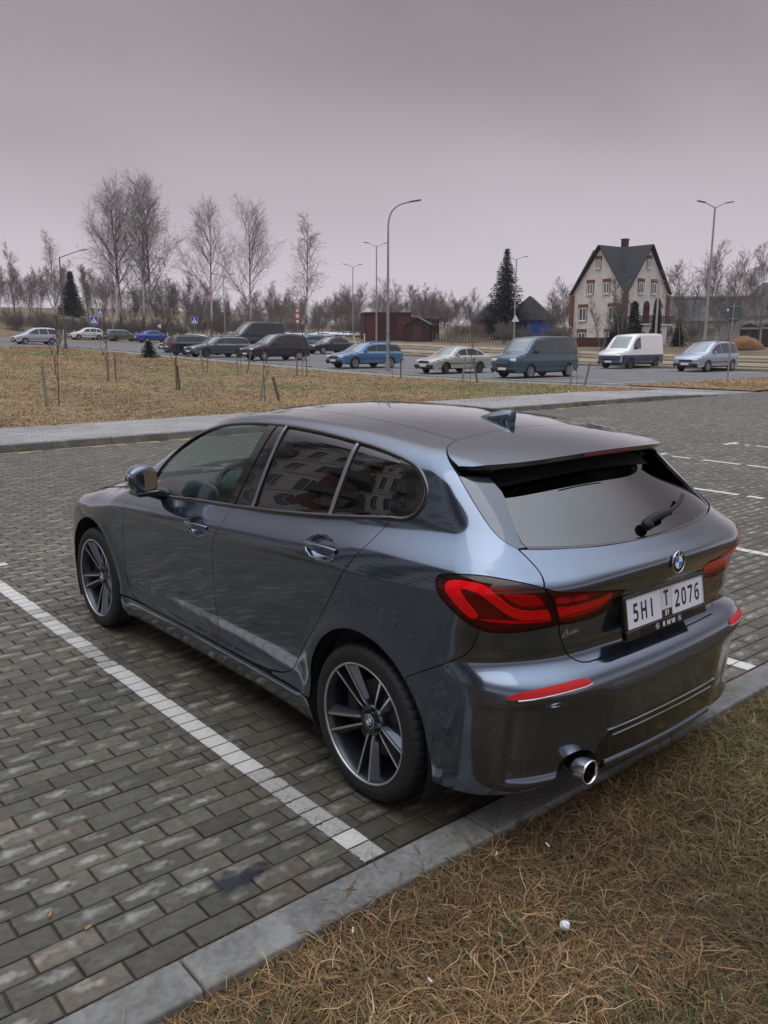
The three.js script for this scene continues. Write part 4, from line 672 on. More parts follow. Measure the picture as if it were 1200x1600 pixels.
{ const dt = canvasTex(256, 96, (x, w, h) => { x.clearRect(0, 0, w, h); x.strokeStyle = x.fillStyle = '#fff'; x.lineWidth = 7; x.beginPath(); x.moveTo(6, 92); x.quadraticCurveTo(30, 20, 62, 8); x.quadraticCurveTo(92, 16, 52, 44); x.quadraticCurveTo(96, 50, 66, 76); x.quadraticCurveTo(40, 88, 30, 68); x.stroke(); x.font = 'italic 66px sans-serif'; x.textBaseline = 'alphabetic'; x.fillText('eliën', 88, 76); });
  const al = canvasTex(256, 96, (x, w, h) => { x.fillStyle = '#000'; x.fillRect(0, 0, w, h); x.strokeStyle = x.fillStyle = '#fff'; x.lineWidth = 7; x.beginPath(); x.moveTo(6, 92); x.quadraticCurveTo(30, 20, 62, 8); x.quadraticCurveTo(92, 16, 52, 44); x.quadraticCurveTo(96, 50, 66, 76); x.quadraticCurveTo(40, 88, 30, 68); x.stroke(); x.font = 'italic 66px sans-serif'; x.textBaseline = 'alphabetic'; x.fillText('eliën', 88, 76); }, false);
  const c = [.505, .800], pts = []; const pos = [], idx = [], uv = [], nor = []; for (let i = 0; i <= 6; i++) for (let j = 0; j <= 2; j++) { const p = onRear(c[0] - (i / 6 - .5) * .085, c[1] + (j / 2 - .5) * .032 + .004 * (i / 6 - .5)), n = gradF(...p); pos.push(...W3([p[0] + n[0] * .0015, p[1] + n[1] * .0015, p[2] + n[2] * .0015])); nor.push(...W3(n)); uv.push(i / 6, j / 2); if (i < 6 && j < 2) { const a = i * 3 + j; idx.push(a, a + 3, a + 1, a + 3, a + 4, a + 1); } }
  mesh('dealer_script', geoOf(pos, idx, nor, uv), std({ color: 0xd8dade, alphaMap: al, transparent: true, roughness: .3, metalness: .6 }), car); }
// wheels
function makeWheel(flipSide) {
  const w = new THREE.Group(); w.name = 'wheel';          // axis along x, outer face towards -x
  const R = .3175, half = .1125, N = 300, prof = []; // tyre section: [radius, x], x negative is outside
  const sec = [[.236, -.098], [.240, -.108], [.250, -.1125], [.268, -.1165], [.285, -.1155], [.299, -.110], [.3075, -.102], [.3125, -.094], [.3145, -.088], [.3155, -.082], [.3165, -.070], [.3170, -.062], [.310, -.060], [.310, -.052], [.3172, -.050], [.3175, -.025], [.310, -.023], [.310, -.014], [.3175, -.012], [.3175, .012], [.310, .014], [.310, .023], [.3175, .025], [.3172, .050], [.310, .052], [.310, .060], [.317, .062], [.3155, .085], [.308, .102], [.29, .112], [.25, .11], [.236, .098]];
  const pos = [], idx = []; const M = sec.length;
  for (let i = 0; i < N; i++) { const a = i / N * 2 * Math.PI; for (let k = 0; k < M; k++) { let [r, x] = sec[k]; const s = i % 6; if (k >= 6 && k <= 11 && s === 0) r -= k === 6 ? .002 : .006; if (k >= 14 && k <= 22 && r > .312 && i % 6 === 3) r -= .003; pos.push(x, r * Math.sin(a), r * Math.cos(a)); } }
  for (let i = 0; i < N; i++) for (let k = 0; k < M - 1; k++) { const a = i * M + k, b = ((i + 1) % N) * M + k; idx.push(a, a + 1, b, b, a + 1, b + 1); }
  const sg = geoOf(pos, idx); mesh('tyre', sg, CM.rubber, w);
  const lathe = (pts, n = 90) => new THREE.LatheGeometry(pts.map(p => new THREE.Vector2(...p)), n).rotateZ(Math.PI / 2); // profile [r, y] ; y -> -x
  mesh('rim_lip', lathe([[.2385, .100], [.2455, .1115], [.2455, .1135], [.2425, .1145], [.2375, .1125], [.2365, .109]]), CM.satin, w);
  mesh('rim_barrel', lathe([[.2385, .109], [.232, .100], [.224, .075], [.218, .03], [.212, -.02], [.215, -.09], [.236, -.098]]), CM.barrel, w);
  mesh('brake_disc', merged([lathe([[.05, .02], [.155, .02], [.155, 0], [.05, 0]], 48)]), CM.iron, w);
  mesh('brake_caliper', rbox(.06, .16, .07, .015, -.03, .03, -.125), CM.matt, w);
  mesh('hub', lathe([[.001, .050], [.05, .050], [.062, .066], [.062, .04], [.066, .02], [.05, -.02]], 48), CM.wheelDark, w);
  const dark = [], edge = [], K = 14;
  for (let s = 0; s < 5; s++) for (const sd of [-1, 1]) {
    const base = -Math.PI / 2 + s * 2 * Math.PI / 5, P = [], Q = [];
    for (let i = 0; i <= K; i++) {
      const t = i / K, r = lerp(.058, .237, t), tang = sd * (.0105 + .0215 * Math.pow(t, 1.15)), x = -(.062 + .044 * Math.pow(t, .7) - .002 * Math.sin(Math.PI * t));
      const bw = .0078 + .002 * t, bevel = lerp(.012, .026, t) * (t < .08 ? .4 : 1), dep = lerp(.018, .034, t);
      const C = (tg, xx) => { const ca = Math.cos(base), sa = Math.sin(base); return [xx, r * sa + tg * ca, r * ca - tg * sa]; };
      P.push([C(tang - sd * .001, x + dep + .012), C(tang - sd * .0005, x + .0006), C(tang + sd * bw, x + .0006), C(tang + sd * (bw + .004), x + .004), C(tang + sd * (bw + bevel), x + dep), C(tang + sd * (bw + bevel * .9), x + dep + .014)]);
      Q.push([C(tang - sd * .0004, x + .002), C(tang, x), C(tang + sd * bw, x), C(tang + sd * bw, x + .002)]);
    }
    for (const [A, out] of [[P, dark], [Q, edge]]) { const m = A[0].length, pos = [], idx = []; for (let i = 0; i < K; i++) for (let k = 0; k < m - 1; k++) { const o = pos.length / 3; pos.push(...A[i][k], ...A[i + 1][k], ...A[i + 1][k + 1], ...A[i][k + 1]); idx.push(o, o + 1, o + 2, o, o + 2, o + 3); } out.push(geoOf(pos, idx)); }
  }
  dark.forEach((g, i) => { const sp = mesh('spoke', g, CM.wheelDark, w); sp.userData.e = 0; delete sp.userData.e; });
  mesh('spoke_edges', merged(edge), CM.edge, w);
  // webs between the twin arms near the hub
  const cap = mesh('hub_cap', disc(.029, .006).rotateX(Math.PI / 2).rotateY(-Math.PI / 2).translate(-.072, 0, 0), roundelM, w);
  for (let i = 0; i < 5; i++) { const a = Math.PI / 2 + i * 2 * Math.PI / 5; mesh('wheel_bolt', new THREE.CylinderGeometry(.009, .009, .02, 6).rotateZ(Math.PI / 2).translate(-.052, .043 * Math.sin(a), .043 * Math.cos(a)), CM.matt, w); }
  return w;
}
for (const [u, s] of [[0, 1], [WB, 1], [0, -1], [WB, -1]]) { const w = makeWheel(); w.position.set(-s * .778, HUBH + .0025, -u); if (s < 0) w.rotation.y = Math.PI; if (u) w.rotation.y += s > 0 ? .0 : 0; if (s < 0) w.rotation.x = 0; car.add(w);
  // liner
  const n = 24, pos = [], idx = []; for (let i = 0; i <= n; i++) { const a = lerp(-.5, Math.PI + .5, i / n); for (const x of [.875, .5]) pos.push(-s * x, HUBH + .395 * Math.sin(a), -u - .37 * Math.cos(a)); if (i < n) idx.push(i * 2, i * 2 + 1, i * 2 + 2, i * 2 + 1, i * 2 + 3, i * 2 + 2); }
  mesh('wheel_liner', geoOf(pos, idx), CM.matt, car); mesh('liner_back', box(.02, .75, .76, -s * .50, .45, -u), CM.matt, car); }
// cabin, underbody
mesh('underbody', merged([box(1.5, .05, 3.5, 0, .20, -1.5), box(1.0, .3, 3.6, 0, .36, -1.35)]), CM.matt, car);
mesh('cabin_floor', merged([box(1.44, .04, 2.0, 0, .42, -1.25), box(1.36, .5, .06, 0, .70, -.02 ), box(1.3, .03, .55, 0, .93, .25), box(.04, .42, 2.3, -.765, .70, -1.15), box(.04, .42, 2.3, .765, .70, -1.15)]), CM.seat, car);
const seatG = merged([rbox(.52, .16, .52, .06, 0, .55, 0), rbox(.50, .64, .15, .06, 0, .86, .27).rotateX(0), rbox(.27, .17, .10, .045, 0, 1.255, .31), box(.02, .1, .02, -.07, 1.15, .3), box(.02, .1, .02, .07, 1.15, .3)]);
for (const x of [-.37, .37]) mesh('front_seat', seatG.clone().translate(x, 0, -1.30), CM.seat, car);
mesh('rear_seat', merged([rbox(1.28, .18, .5, .07, 0, .58, -.45), rbox(1.28, .58, .16, .06, 0, .88, -.13), ...[-.42, .42].map(x => rbox(.26, .15, .09, .04, x, 1.22, -.10))]), CM.seat, car);
mesh('dashboard', merged([rbox(1.36, .26, .5, .09, 0, .86, -2.02), rbox(.24, .12, .03, .01, -.02, 1.04, -1.86)]), CM.seat, car);
mesh('steering_wheel', merged([new THREE.TorusGeometry(.182, .017, 8, 40).rotateX(-.42).translate(-.37, .93, -1.68), rbox(.15, .11, .05, .02).rotateX(-.42).translate(-.37, .925, -1.68), box(.34, .03, .02).rotateX(-.42).translate(-.37, .93, -1.68)]), CM.seat, car);
mesh('headliner', cut([...line([.0, .40], [1.3, .40], 10, onTop), ...line([1.3, -.40], [.0, -.40], 10, onTop)], 'top', { cell: .1, off: -.035, skirt: 0 }), std({ color: lin(.3, .3, .29), roughness: .9 }), car);
// ---------------------------------------------------------------- parked cars of the far lot
const glassFar = phys({ color: lin(.02, .032, .035), roughness: .04, clearcoat: 1, clearcoatRoughness: .02 });
const screenFar = phys({ color: lin(.16, .20, .20), roughness: .05, clearcoat: 1 });
const plastic = std({ color: lin(.025, .026, .028), roughness: .6 });
const lampW = phys({ color: lin(.75, .76, .76), roughness: .15, clearcoat: 1 }), lampR = phys({ color: lin(.42, .02, .02), roughness: .25, clearcoat: 1 });
const plateM = std({ color: lin(.72, .72, .72), roughness: .5 }), rimM = std({ color: lin(.55, .55, .56), metalness: .9, roughness: .3 }), steelRim = std({ color: lin(.08, .08, .085), roughness: .5 });
const PR = { // side views: u from the nose, h; screen and back-light are index ranges of the upper outline
  wagon: { L: 4.7, W: 1.8, belt: .93, top: [[.0, .52], [.03, .66], [.25, .75], [.7, .85], [1.25, .95], [2.0, 1.36], [2.45, 1.45], [3.2, 1.47], [4.0, 1.44], [4.32, 1.38], [4.62, .98], [4.68, .86], [4.7, .55], [4.66, .34]], ws: [4, 6], bl: [9, 10], win: [[1.5, 2.5], [2.58, 3.48], [3.56, 4.5]], ax: [.92, 3.62], R: .315, rails: 1 },
  fastback: { L: 4.5, W: 1.72, belt: .93, top: [[.0, .5], [.04, .64], [.3, .74], [.8, .84], [1.25, .93], [1.95, 1.34], [2.4, 1.41], [2.9, 1.41], [3.4, 1.30], [3.85, 1.08], [4.2, .99], [4.44, .96], [4.5, .70], [4.47, .36]], ws: [4, 6], bl: [8, 10], win: [[1.5, 2.42], [2.5, 3.25], [3.3, 3.7]], ax: [.88, 3.46], R: .30 },
  sedan: { L: 4.6, W: 1.76, belt: .93, top: [[.0, .5], [.04, .66], [.3, .76], [.8, .85], [1.3, .94], [2.05, 1.36], [2.5, 1.42], [3.0, 1.41], [3.4, 1.30], [3.85, 1.02], [4.2, .98], [4.5, .94], [4.6, .70], [4.56, .36]], ws: [4, 6], bl: [8, 9], win: [[1.55, 2.5], [2.58, 3.3], [3.34, 3.62]], ax: [.9, 3.56], R: .31 },
  hatch: { L: 4.2, W: 1.75, belt: .95, top: [[.0, .5], [.04, .68], [.3, .78], [.75, .88], [1.1, .97], [1.85, 1.40], [2.3, 1.47], [3.0, 1.47], [3.6, 1.38], [4.0, 1.03], [4.15, .9], [4.2, .58], [4.16, .34]], ws: [4, 6], bl: [8, 9], win: [[1.35, 2.25], [2.33, 3.1], [3.16, 3.75]], ax: [.85, 3.4], R: .31 },
  mpv: { L: 4.62, W: 1.83, belt: 1.02, top: [[.0, .52], [.03, .72], [.2, .84], [.8, 1.02], [1.0, 1.08], [1.85, 1.56], [2.3, 1.68], [3.2, 1.72], [3.9, 1.68], [4.25, 1.60], [4.55, 1.12], [4.61, .95], [4.62, .58], [4.58, .36]], ws: [4, 6], bl: [9, 10], win: [[1.38, 2.4], [2.48, 3.35], [3.43, 4.35]], ax: [.93, 3.74], R: .325, rails: 1 },
  minivan: { L: 4.75, W: 1.92, belt: 1.04, top: [[.0, .54], [.04, .74], [.3, .86], [.95, 1.02], [1.2, 1.08], [2.05, 1.62], [2.5, 1.74], [3.4, 1.77], [4.2, 1.72], [4.42, 1.64], [4.66, 1.14], [4.73, .95], [4.75, .58], [4.7, .36]], ws: [4, 6], bl: [9, 10], win: [[1.55, 2.5], [2.58, 3.6], [3.68, 4.5]], ax: [.9, 3.78], R: .325 },
  oldwagon: { L: 4.4, W: 1.68, belt: .9, top: [[.0, .5], [.03, .70], [.2, .76], [.8, .83], [1.3, .9], [1.95, 1.32], [2.3, 1.38], [3.2, 1.4], [4.1, 1.36], [4.2, 1.3], [4.36, .92], [4.4, .6], [4.36, .36]], ws: [4, 6], bl: [9, 10], win: [[1.55, 2.4], [2.48, 3.2], [3.28, 4.1]], ax: [.85, 3.4], R: .29 },
  van: { L: 4.75, W: 1.84, belt: 1.18, top: [[.0, .56], [.02, .84], [.10, .98], [.55, 1.14], [.8, 1.22], [1.35, 1.76], [1.62, 1.88], [2.2, 1.93], [3.6, 1.94], [4.55, 1.91], [4.66, 1.84], [4.74, 1.2], [4.75, .6], [4.72, .40]], ws: [4, 6], bl: [10, 11], win: [[1.15, 2.05], [2.18, 3.28], [3.4, 4.5]], ax: [.98, 3.9], R: .325 },
  panel: { L: 4.75, W: 2.0, belt: 1.22, top: [[.0, .5], [.03, .86], [.15, .98], [.55, 1.12], [.85, 1.2], [1.55, 1.92], [1.85, 2.06], [2.4, 2.14], [3.6, 2.15], [4.62, 2.13], [4.72, 2.04], [4.74, 1.2], [4.75, .6], [4.72, .42]], ws: [4, 6], bl: [10, 11], win: [[1.2, 2.0]], ax: [.95, 3.8], R: .325, noback: 1 },
  highvan: { L: 5.9, W: 1.99, belt: 1.45, top: [[.0, .55], [.03, .95], [.15, 1.1], [.6, 1.28], [.85, 1.4], [1.75, 2.2], [2.2, 2.5], [3.0, 2.58], [4.8, 2.58], [5.75, 2.52], [5.85, 2.4], [5.88, 1.4], [5.9, .6], [5.86, .42]], ws: [4, 6], bl: [10, 11], win: [[1.3, 2.1]], ax: [1.0, 4.5], R: .34, noback: 1 },
};
function parkedCar(name, label, cat, kind, paint, [fx, fz], dir, o = {}) {
  const K = PR[kind], sc = o.scale || 1, { L, W, belt, R } = K, pts = K.top.map(p => [p[0], p[1], 0]);
  const topL = []; { const c = new THREE.CatmullRomCurve3(pts.map(p => V3(...p)), false, 'centripetal'); const n = 76; for (let i = 0; i <= n; i++) { const p = c.getPoint(i / n); topL.push([p.x, p.y]); } }
  const idxAt = k => Math.round(k / (pts.length - 1) * 76);
  const arch = (a) => Array.from({ length: 13 }, (_, i) => { const t = Math.PI * i / 12; return [a + (R + .055) * Math.cos(t), R + (R + .045) * Math.sin(t)]; });
  const y0 = .24 + (o.lift || 0), outline = [...topL, [L - .1, y0], ...arch(K.ax[1]).map(p => [p[0], Math.max(p[1], y0)]), ...arch(K.ax[0]).map(p => [p[0], Math.max(p[1], y0)]), [.12, y0], [0, .34]];
  const edge = (u, h) => { let m = 9; for (let i = 0; i < topL.length - 1; i++) { const a = topL[i], b = topL[i + 1], dx = b[0] - a[0], dy = b[1] - a[1], t = clamp01(((u - a[0]) * dx + (h - a[1]) * dy) / (dx * dx + dy * dy + 1e-9)); m = Math.min(m, Math.hypot(u - a[0] - dx * t, h - a[1] - dy * t)); } return m; };
  const Vh = (u, h) => { let v = W / 2 * (1 - .16 * Math.exp(-u / .28) - .11 * Math.exp(-(L - u) / .3)); const k = kind === 'van' || kind === 'panel' || kind === 'highvan' ? .12 : .30; if (h > belt) v -= k * (h - belt) + .02; else v -= .16 * Math.max(0, h - belt + .14) * .5 + .25 * Math.max(0, .42 - h) * .5; v -= .012 * Math.cos((h - .45) * 9) * (h < belt ? 1 : 0); const d = edge(u, h), r = .10; if (d < r) v -= .07 * (1 - d / r) ** 2; return v; };
  const root = thing(name, label, cat, [0, 0, 0], 0, o.group);
  const place = p => p;
  const side = (poly, off, cell) => { const pos = [], nor = [], ix = [], map = new Map(); const vert = (x, y) => { const k = Math.round(x * 1e4) + ',' + Math.round(y * 1e4); let i = map.get(k); if (i !== undefined) return i; const e = .012, v = Vh(x, y) + off, du = (Vh(x + e, y) - Vh(x - e, y)) / (2 * e), dh = (Vh(x, y + e) - Vh(x, y - e)) / (2 * e), l = Math.hypot(1, du, dh); i = pos.length / 3; pos.push(x, y, v); nor.push(-du / l, -dh / l, 1 / l); map.set(k, i); return i; };
    let q = poly; if (area2(q) < 0) q = q.slice().reverse(); let x0 = 9, x1 = -9, a0 = 9, a1 = -9; for (const p of q) { x0 = Math.min(x0, p[0]); x1 = Math.max(x1, p[0]); a0 = Math.min(a0, p[1]); a1 = Math.max(a1, p[1]); }
    for (let a = x0; a < x1; a += cell) { const col = clipHalf(clipHalf(q, 0, a, false), 0, a + cell, true); if (col.length < 3) continue; for (let c = a0; c < a1; c += cell) { const z = clipHalf(clipHalf(col, 1, c, false), 1, c + cell, true).filter((p, k, A) => { const n = A[(k + 1) % A.length]; return Math.hypot(p[0] - n[0], p[1] - n[1]) > 1e-5; }); if (z.length < 3 || area2(z) < 1e-7) continue; for (const t of THREE.ShapeUtils.triangulateShape(z.map(p => new THREE.Vector2(...p)), [])) { const T = t.map(k => vert(...z[k])); if (T[0] !== T[1] && T[1] !== T[2] && T[0] !== T[2]) ix.push(...T); } } }
    const g = geoOf(pos, ix, nor), g2 = geoOf(pos.map((x, i) => i % 3 === 2 ? -x : x), ix.slice(), nor.map((x, i) => i % 3 === 2 ? -x : x)); return [g, g2]; };
  const band = (line, k, off) => { const S = [-1, -.8, -.45, 0, .45, .8, 1], pos = [], nor = [], ix = []; line.forEach((p, i) => { const a = line[Math.max(0, i - 1)], b = line[Math.min(line.length - 1, i + 1)], tx = b[0] - a[0], ty = b[1] - a[1], l = Math.hypot(tx, ty) || 1, nx = -ty / l, ny = tx / l, v = Vh(p[0], p[1]) * k; S.forEach(s => { const cr = .035 * (1 - s * s) + off; pos.push(p[0] + nx * cr, p[1] + ny * cr, v * s); const q = [nx, ny, s * .35], m = Math.hypot(...q); nor.push(q[0] / m, q[1] / m, q[2] / m); }); if (i < line.length - 1) for (let j = 0; j < 6; j++) { const o = i * 7 + j; ix.push(o, o + 7, o + 1, o + 7, o + 8, o + 1); } }); return geoOf(pos, ix, nor); };
  const put = (nm, g, m, parent = root) => { const r = mesh(nm, g, m, parent); return r; };
  const conv = g => { const p = g.attributes.position, n = g.attributes.normal; for (let i = 0; i < p.count; i++) { const a = p.getX(i), b = p.getY(i), c = p.getZ(i); p.setXYZ(i, c * sc, b * sc, (a - L / 2) * sc); const x = n.getX(i), y = n.getY(i), z = n.getZ(i); n.setXYZ(i, z, y, x); } return g; }; // nose towards -z
  const fixw = g => { wind(g.attributes.position.array, g.index.array, g.attributes.normal.array); return g; };
  const M = phys({ color: lin(...paint), metalness: o.metal ?? .35, roughness: .35, clearcoat: 1, clearcoatRoughness: .06 });
  const skins = side(outline, 0, .085);
  const full = [[0, .34], ...topL]; const body = merged([...skins.map(g => fixw(conv(g))), fixw(conv(band(full, 1, 0)))]); put('body', body, M);
  if (o.twoTone) { const s2 = side(outline.map(p => [p[0], Math.min(p[1], .86)]), .006, .1); put('lower_body', merged([...s2.map(g => fixw(conv(g))), fixw(conv(band(full.filter(p => p[0] < .3 && p[1] < .86), 1, .008)))]), phys({ color: lin(...o.twoTone), roughness: .45, clearcoat: .5 })); }
  const topAt = u => { let h = 0; for (let i = 0; i < topL.length - 1; i++) { const a = topL[i], b = topL[i + 1]; if (u >= a[0] && u <= b[0]) h = Math.max(h, a[1] + (b[1] - a[1]) * (u - a[0]) / (b[0] - a[0] || 1)); } return h; };
  for (const [a, b] of K.win) { const P = []; const n = 16; for (let i = 0; i <= n; i++) { const u = lerp(a, b, i / n); P.push([u, Math.max(belt + .03, topAt(u) - .105)]); } const poly = [...P, [b, belt + .02], [a, belt + .02]]; for (const g of side(poly, .006, .12)) put('side_window', fixw(conv(g)), o.glass || glassFar); }
  put('windscreen', fixw(conv(band(topL.slice(idxAt(K.ws[0]) + 1, idxAt(K.ws[1]) - 3), .86, .006))), screenFar);
  if (!K.noback) put('back_window', fixw(conv(band(topL.slice(idxAt(K.bl[0]) + 1, idxAt(K.bl[1]) - 1), .82, .006))), glassFar);
  const B = (w, h, d, u, y, v, r = .02) => rbox(w * sc, h * sc, d * sc, r).translate(v * sc, y * sc, (u - L / 2) * sc);
  const hw = W / 2, nose = topL[0][1];
  const uh = h => { for (let i = 0; i < 20; i++) if (topL[i][1] > h) return topL[i][0]; return .1; };
  const hl = o.hl ?? .66; for (const s of [-1, 1]) { put('headlamp', B(.36, .14, .12, uh(hl) + .03, hl, s * (hw - .34), .04), lampW); const th = o.tl || .85; put('tail_lamp', B(.2, o.tall || .2, .14, L - .06, th, s * (hw - .24), .03), lampR); put('door_mirror', B(.17, .14, .11, K.win[0][0] + .2, belt + .06, s * (hw + .03), .04), o.mirror || M); put('side_strip', B(.02, .05, L * .52, L * .5, .55, s * (hw - .006)), o.strip || plastic); }
  put('grille', B(W * .44, .13, .05, uh(.62) - .035, .63, 0, .02), plastic); put('front_bumper', B(W * .84, .15, .13, .0, .42, 0, .05), o.bumper || plastic); put('number_plate', B(.5, .11, .02, -.072, .45, 0, .004), plateM); put('rear_bumper', B(W * .86, .13, .12, L - .0, .48, 0, .04), o.bumper || plastic); put('number_plate', B(.5, .11, .02, L + .055, .64, 0, .004), plateM);
  put('underside', B(W * .8, .18, L * .86, L / 2, .33, 0, .02), plastic);
  if (K.rails && !o.norails) for (const s of [-1, 1]) put('roof_rail', tubeG([[s * (hw - .3) * sc, 1.44 * sc * (topAt(2.6) / 1.46), (2.2 - L / 2) * sc], [s * (hw - .31) * sc, (topAt(2.8) + .035) * sc, (2.6 - L / 2) * sc], [s * (hw - .31) * sc, (topAt(3.6) + .03) * sc, (3.6 - L / 2) * sc], [s * (hw - .3) * sc, (topAt(4) - .0) * sc, (4 - L / 2) * sc]], .018, 12, 5), plastic);
  for (const a of K.ax) for (const s of [-1, 1]) { const w = new THREE.Group(); w.name = 'wheel'; w.position.set(s * (hw - .12) * sc, R * sc, (a - L / 2) * sc); if (s > 0) w.rotation.y = Math.PI; if (a === K.ax[0] && o.steer) w.rotation.y += o.steer; root.add(w);
    mesh('tyre', wheelG.tyre, CM.rubber, w).scale.setScalar(R * sc); const rm = mesh('rim', wheelG.rim, o.steel ? steelRim : rimM, w); rm.scale.setScalar(R * sc); mesh('rim_back', wheelG.back, plastic, w).scale.setScalar(R * sc); }
  const a0 = (K.ax[0] - L / 2) * sc, dx = Math.sin(dir), dz = Math.cos(dir); // the front axle stands on the surveyed spot
  const cx = fx - dx * a0 + dz * -hw * 0, cz = fz - dz * a0, sl = (terr(cx + dx, cz + dz) - terr(cx - dx, cz - dz)) / 2;
  root.position.set(cx, terr(cx, cz) + .002, cz); root.rotation.set(0, dir, 0); root.rotation.order = 'YXZ'; root.rotation.x = -Math.atan(sl);
  return root;
}
const wheelG = (() => { const lt = (p, n) => new THREE.LatheGeometry(p.map(q => new THREE.Vector2(...q)), n).rotateZ(Math.PI / 2);
  const sp = []; for (let i = 0; i < 7; i++) sp.push(box(.06, .56, .12, 0, .36, 0).rotateX(i * 2 * Math.PI / 7).translate(-.27, 0, 0));
  return { tyre: lt([[.62, .30], [.70, .335], [.86, .34], [.96, .31], [1, .24], [1, -.24], [.95, -.32], [.6, -.3]], 30), rim: merged([lt([[.55, .25], [.64, .31], [.62, .33], [.54, .29]], 30), lt([[.001, .30], [.14, .30], [.16, .24]], 12), ...sp]), back: lt([[.001, .12], [.6, .12], [.6, -.2]], 20) }; })();
const HX = Math.PI / 2; // nose towards -x
const lotG = 'cars parked in the far lot';
const wy = 0; // half a track: the surveyed wheel is the near one
const fr = (x, z) => [x, z - .78];
parkedCar('estate_car', 'sky blue estate car parked nose-on to the lawn left of the pale saloon', 'car', 'wagon', [.075, .19, .36], fr(28.0, -36.75), HX, { group: lotG, metal: .5 });
parkedCar('saloon_car', 'pale champagne saloon parked between the blue estate and the blue-green van', 'car', 'fastback', [.42, .43, .37], fr(29.2, -30.4), HX, { group: lotG, steer: .35, steel: 1, metal: .3 });
parkedCar('passenger_van', 'dusty blue-green passenger van with three side windows', 'van', 'van', [.026, .07, .10], fr(29.0, -24.5), HX, { group: lotG, hl: .86, tl: 1.1, tall: .36, metal: .2, mirror: plastic });
parkedCar('panel_van', 'white panel van with a dark blue lower half', 'van', 'panel', [.74, .73, .73], fr(44.0, -29.1), HX, { group: lotG, twoTone: [.035, .05, .10], hl: .94, steel: 1, metal: 0, mirror: plastic, bumper: std({ color: lin(.045, .055, .08), roughness: .6 }) });
parkedCar('people_carrier', 'silver-blue people carrier parked beside the white van', 'car', 'mpv', [.36, .42, .52], fr(43.3, -23.4), HX, { group: lotG, metal: .5, hl: .76 });
parkedCar('minivan', 'dark purple minivan with tinted windows near the tall dark van', 'car', 'minivan', [.016, .013, .024], fr(28.4, -47.2), HX, { group: lotG, hl: .74, glass: phys({ color: lin(.012, .012, .016), roughness: .04, clearcoat: 1 }) });
parkedCar('estate_car', 'dusty grey-blue estate car parked left of the purple minivan', 'car', 'wagon', [.10, .115, .14], fr(26.9, -52.4), HX, { group: lotG, steel: 1, metal: .3 });
parkedCar('estate_car', 'dark navy estate car seen from behind its red tail lamp', 'car', 'wagon', [.012, .018, .036], fr(30.2, -56.6), -HX, { group: lotG, tl: .88, tall: .24 });
parkedCar('hatchback', 'silver hatchback half hidden behind the dark navy estate', 'car', 'hatch', [.50, .50, .50], fr(29.2, -61.5), HX, { group: lotG, metal: .4 });
parkedCar('saloon_car', 'black saloon with pale windscreen parked behind the purple minivan', 'car', 'sedan', [.012, .015, .026], fr(40.9, -57.5), HX, { group: lotG });
parkedCar('delivery_van', 'tall dark slate delivery van in the second row', 'van', 'highvan', [.018, .028, .034], fr(40.4, -70.0), HX, { group: lotG, hl: .98, mirror: plastic });
parkedCar('estate_car', 'teal estate car whose roof shows above the purple minivan', 'car', 'wagon', [.06, .12, .16], fr(43.5, -65.0), HX, { group: lotG });
parkedCar('people_carrier', 'silver people carrier driving across at the far left', 'car', 'mpv', [.46, .47, .50], fr(24.6, -84.2), HX + .05, { group: 'cars in the far street', scale: .93 });
parkedCar('hatchback', 'white hatchback at the far left beside the green estate', 'car', 'hatch', [.72, .72, .73], fr(37.0, -103.0), HX, { group: lotG, metal: 0 });
parkedCar('estate_car', 'old grey-green estate car between the white hatchback and the bright blue saloon', 'car', 'oldwagon', [.13, .17, .165], fr(42.0, -97.5), -HX, { group: lotG, steel: 1 });
parkedCar('saloon_car', 'bright royal blue saloon parked at the far left', 'car', 'sedan', [.012, .045, .30], fr(43.5, -92.0), -HX, { group: lotG, metal: .2 });
parkedCar('hatchback', 'small grey car standing by the brown sheds', 'car', 'hatch', [.12, .14, .17], [77.5, -86.5], HX - .25, { group: 'cars by the sheds' });

// ---------------------------------------------------------------- lamp posts and signs
const pole = std({ color: lin(.33, .34, .36), metalness: .5, roughness: .5 }), poleD = std({ color: lin(.12, .125, .14), metalness: .5, roughness: .5 });
function lampPost(label, x, z, H, kind, turn, r = .09, mat = pole) {
  const t = thing('street_lamp', label, 'street lamp', [x, terr(x, z), z], turn, 'street lamps'); mesh('post', merged([cyl(r, r * .55, H, 10), cyl(r * 1.5, r * 1.5, .5, 10)]), mat, t);
  const head = (sx, ex, ey) => mesh('lamp_head', rbox(.62, .07, .24, .03).rotateZ(sx * .16).translate(sx * (ex + .25), ey + .03, 0), poleD, t);
  if (kind === 2) for (const s of [-1, 1]) { mesh('arm', bar([0, H - .05, 0], [s * .8, H + .30, 0], .04, .03, 6), mat, t); head(s, .8, H + .30); }
  else if (kind === 1) { mesh('arm', tubeG([[0, H - .1, 0], [.02, H + .5, 0], [.2, H + 1.05, 0], [.6, H + 1.38, 0], [1.25, H + 1.55, 0]], .045, 24, 7), mat, t); head(1, 1.2, H + 1.55); }
  else { mesh('arm', bar([0, H - .05, 0], [1.6, H + .55, 0], .04, .03, 6), mat, t); head(1, 1.6, H + .55); }
  return t;
}
const RT = Math.atan2(-SR[1], SR[0]); // local x along the site's right
lampPost('tall grey street lamp with a curved single arm at the lawn edge', 28.2, -34.0, 7.45, 1, RT, .10);
lampPost('twin-armed street lamp beyond the white van at the right', 54.8, -30.1, 10.7, 2, RT + .15, .11, pole);
lampPost('twin-armed street lamp just left of the curved lamp', 55.9, -68.4, 10.4, 2, RT + .1, .10);
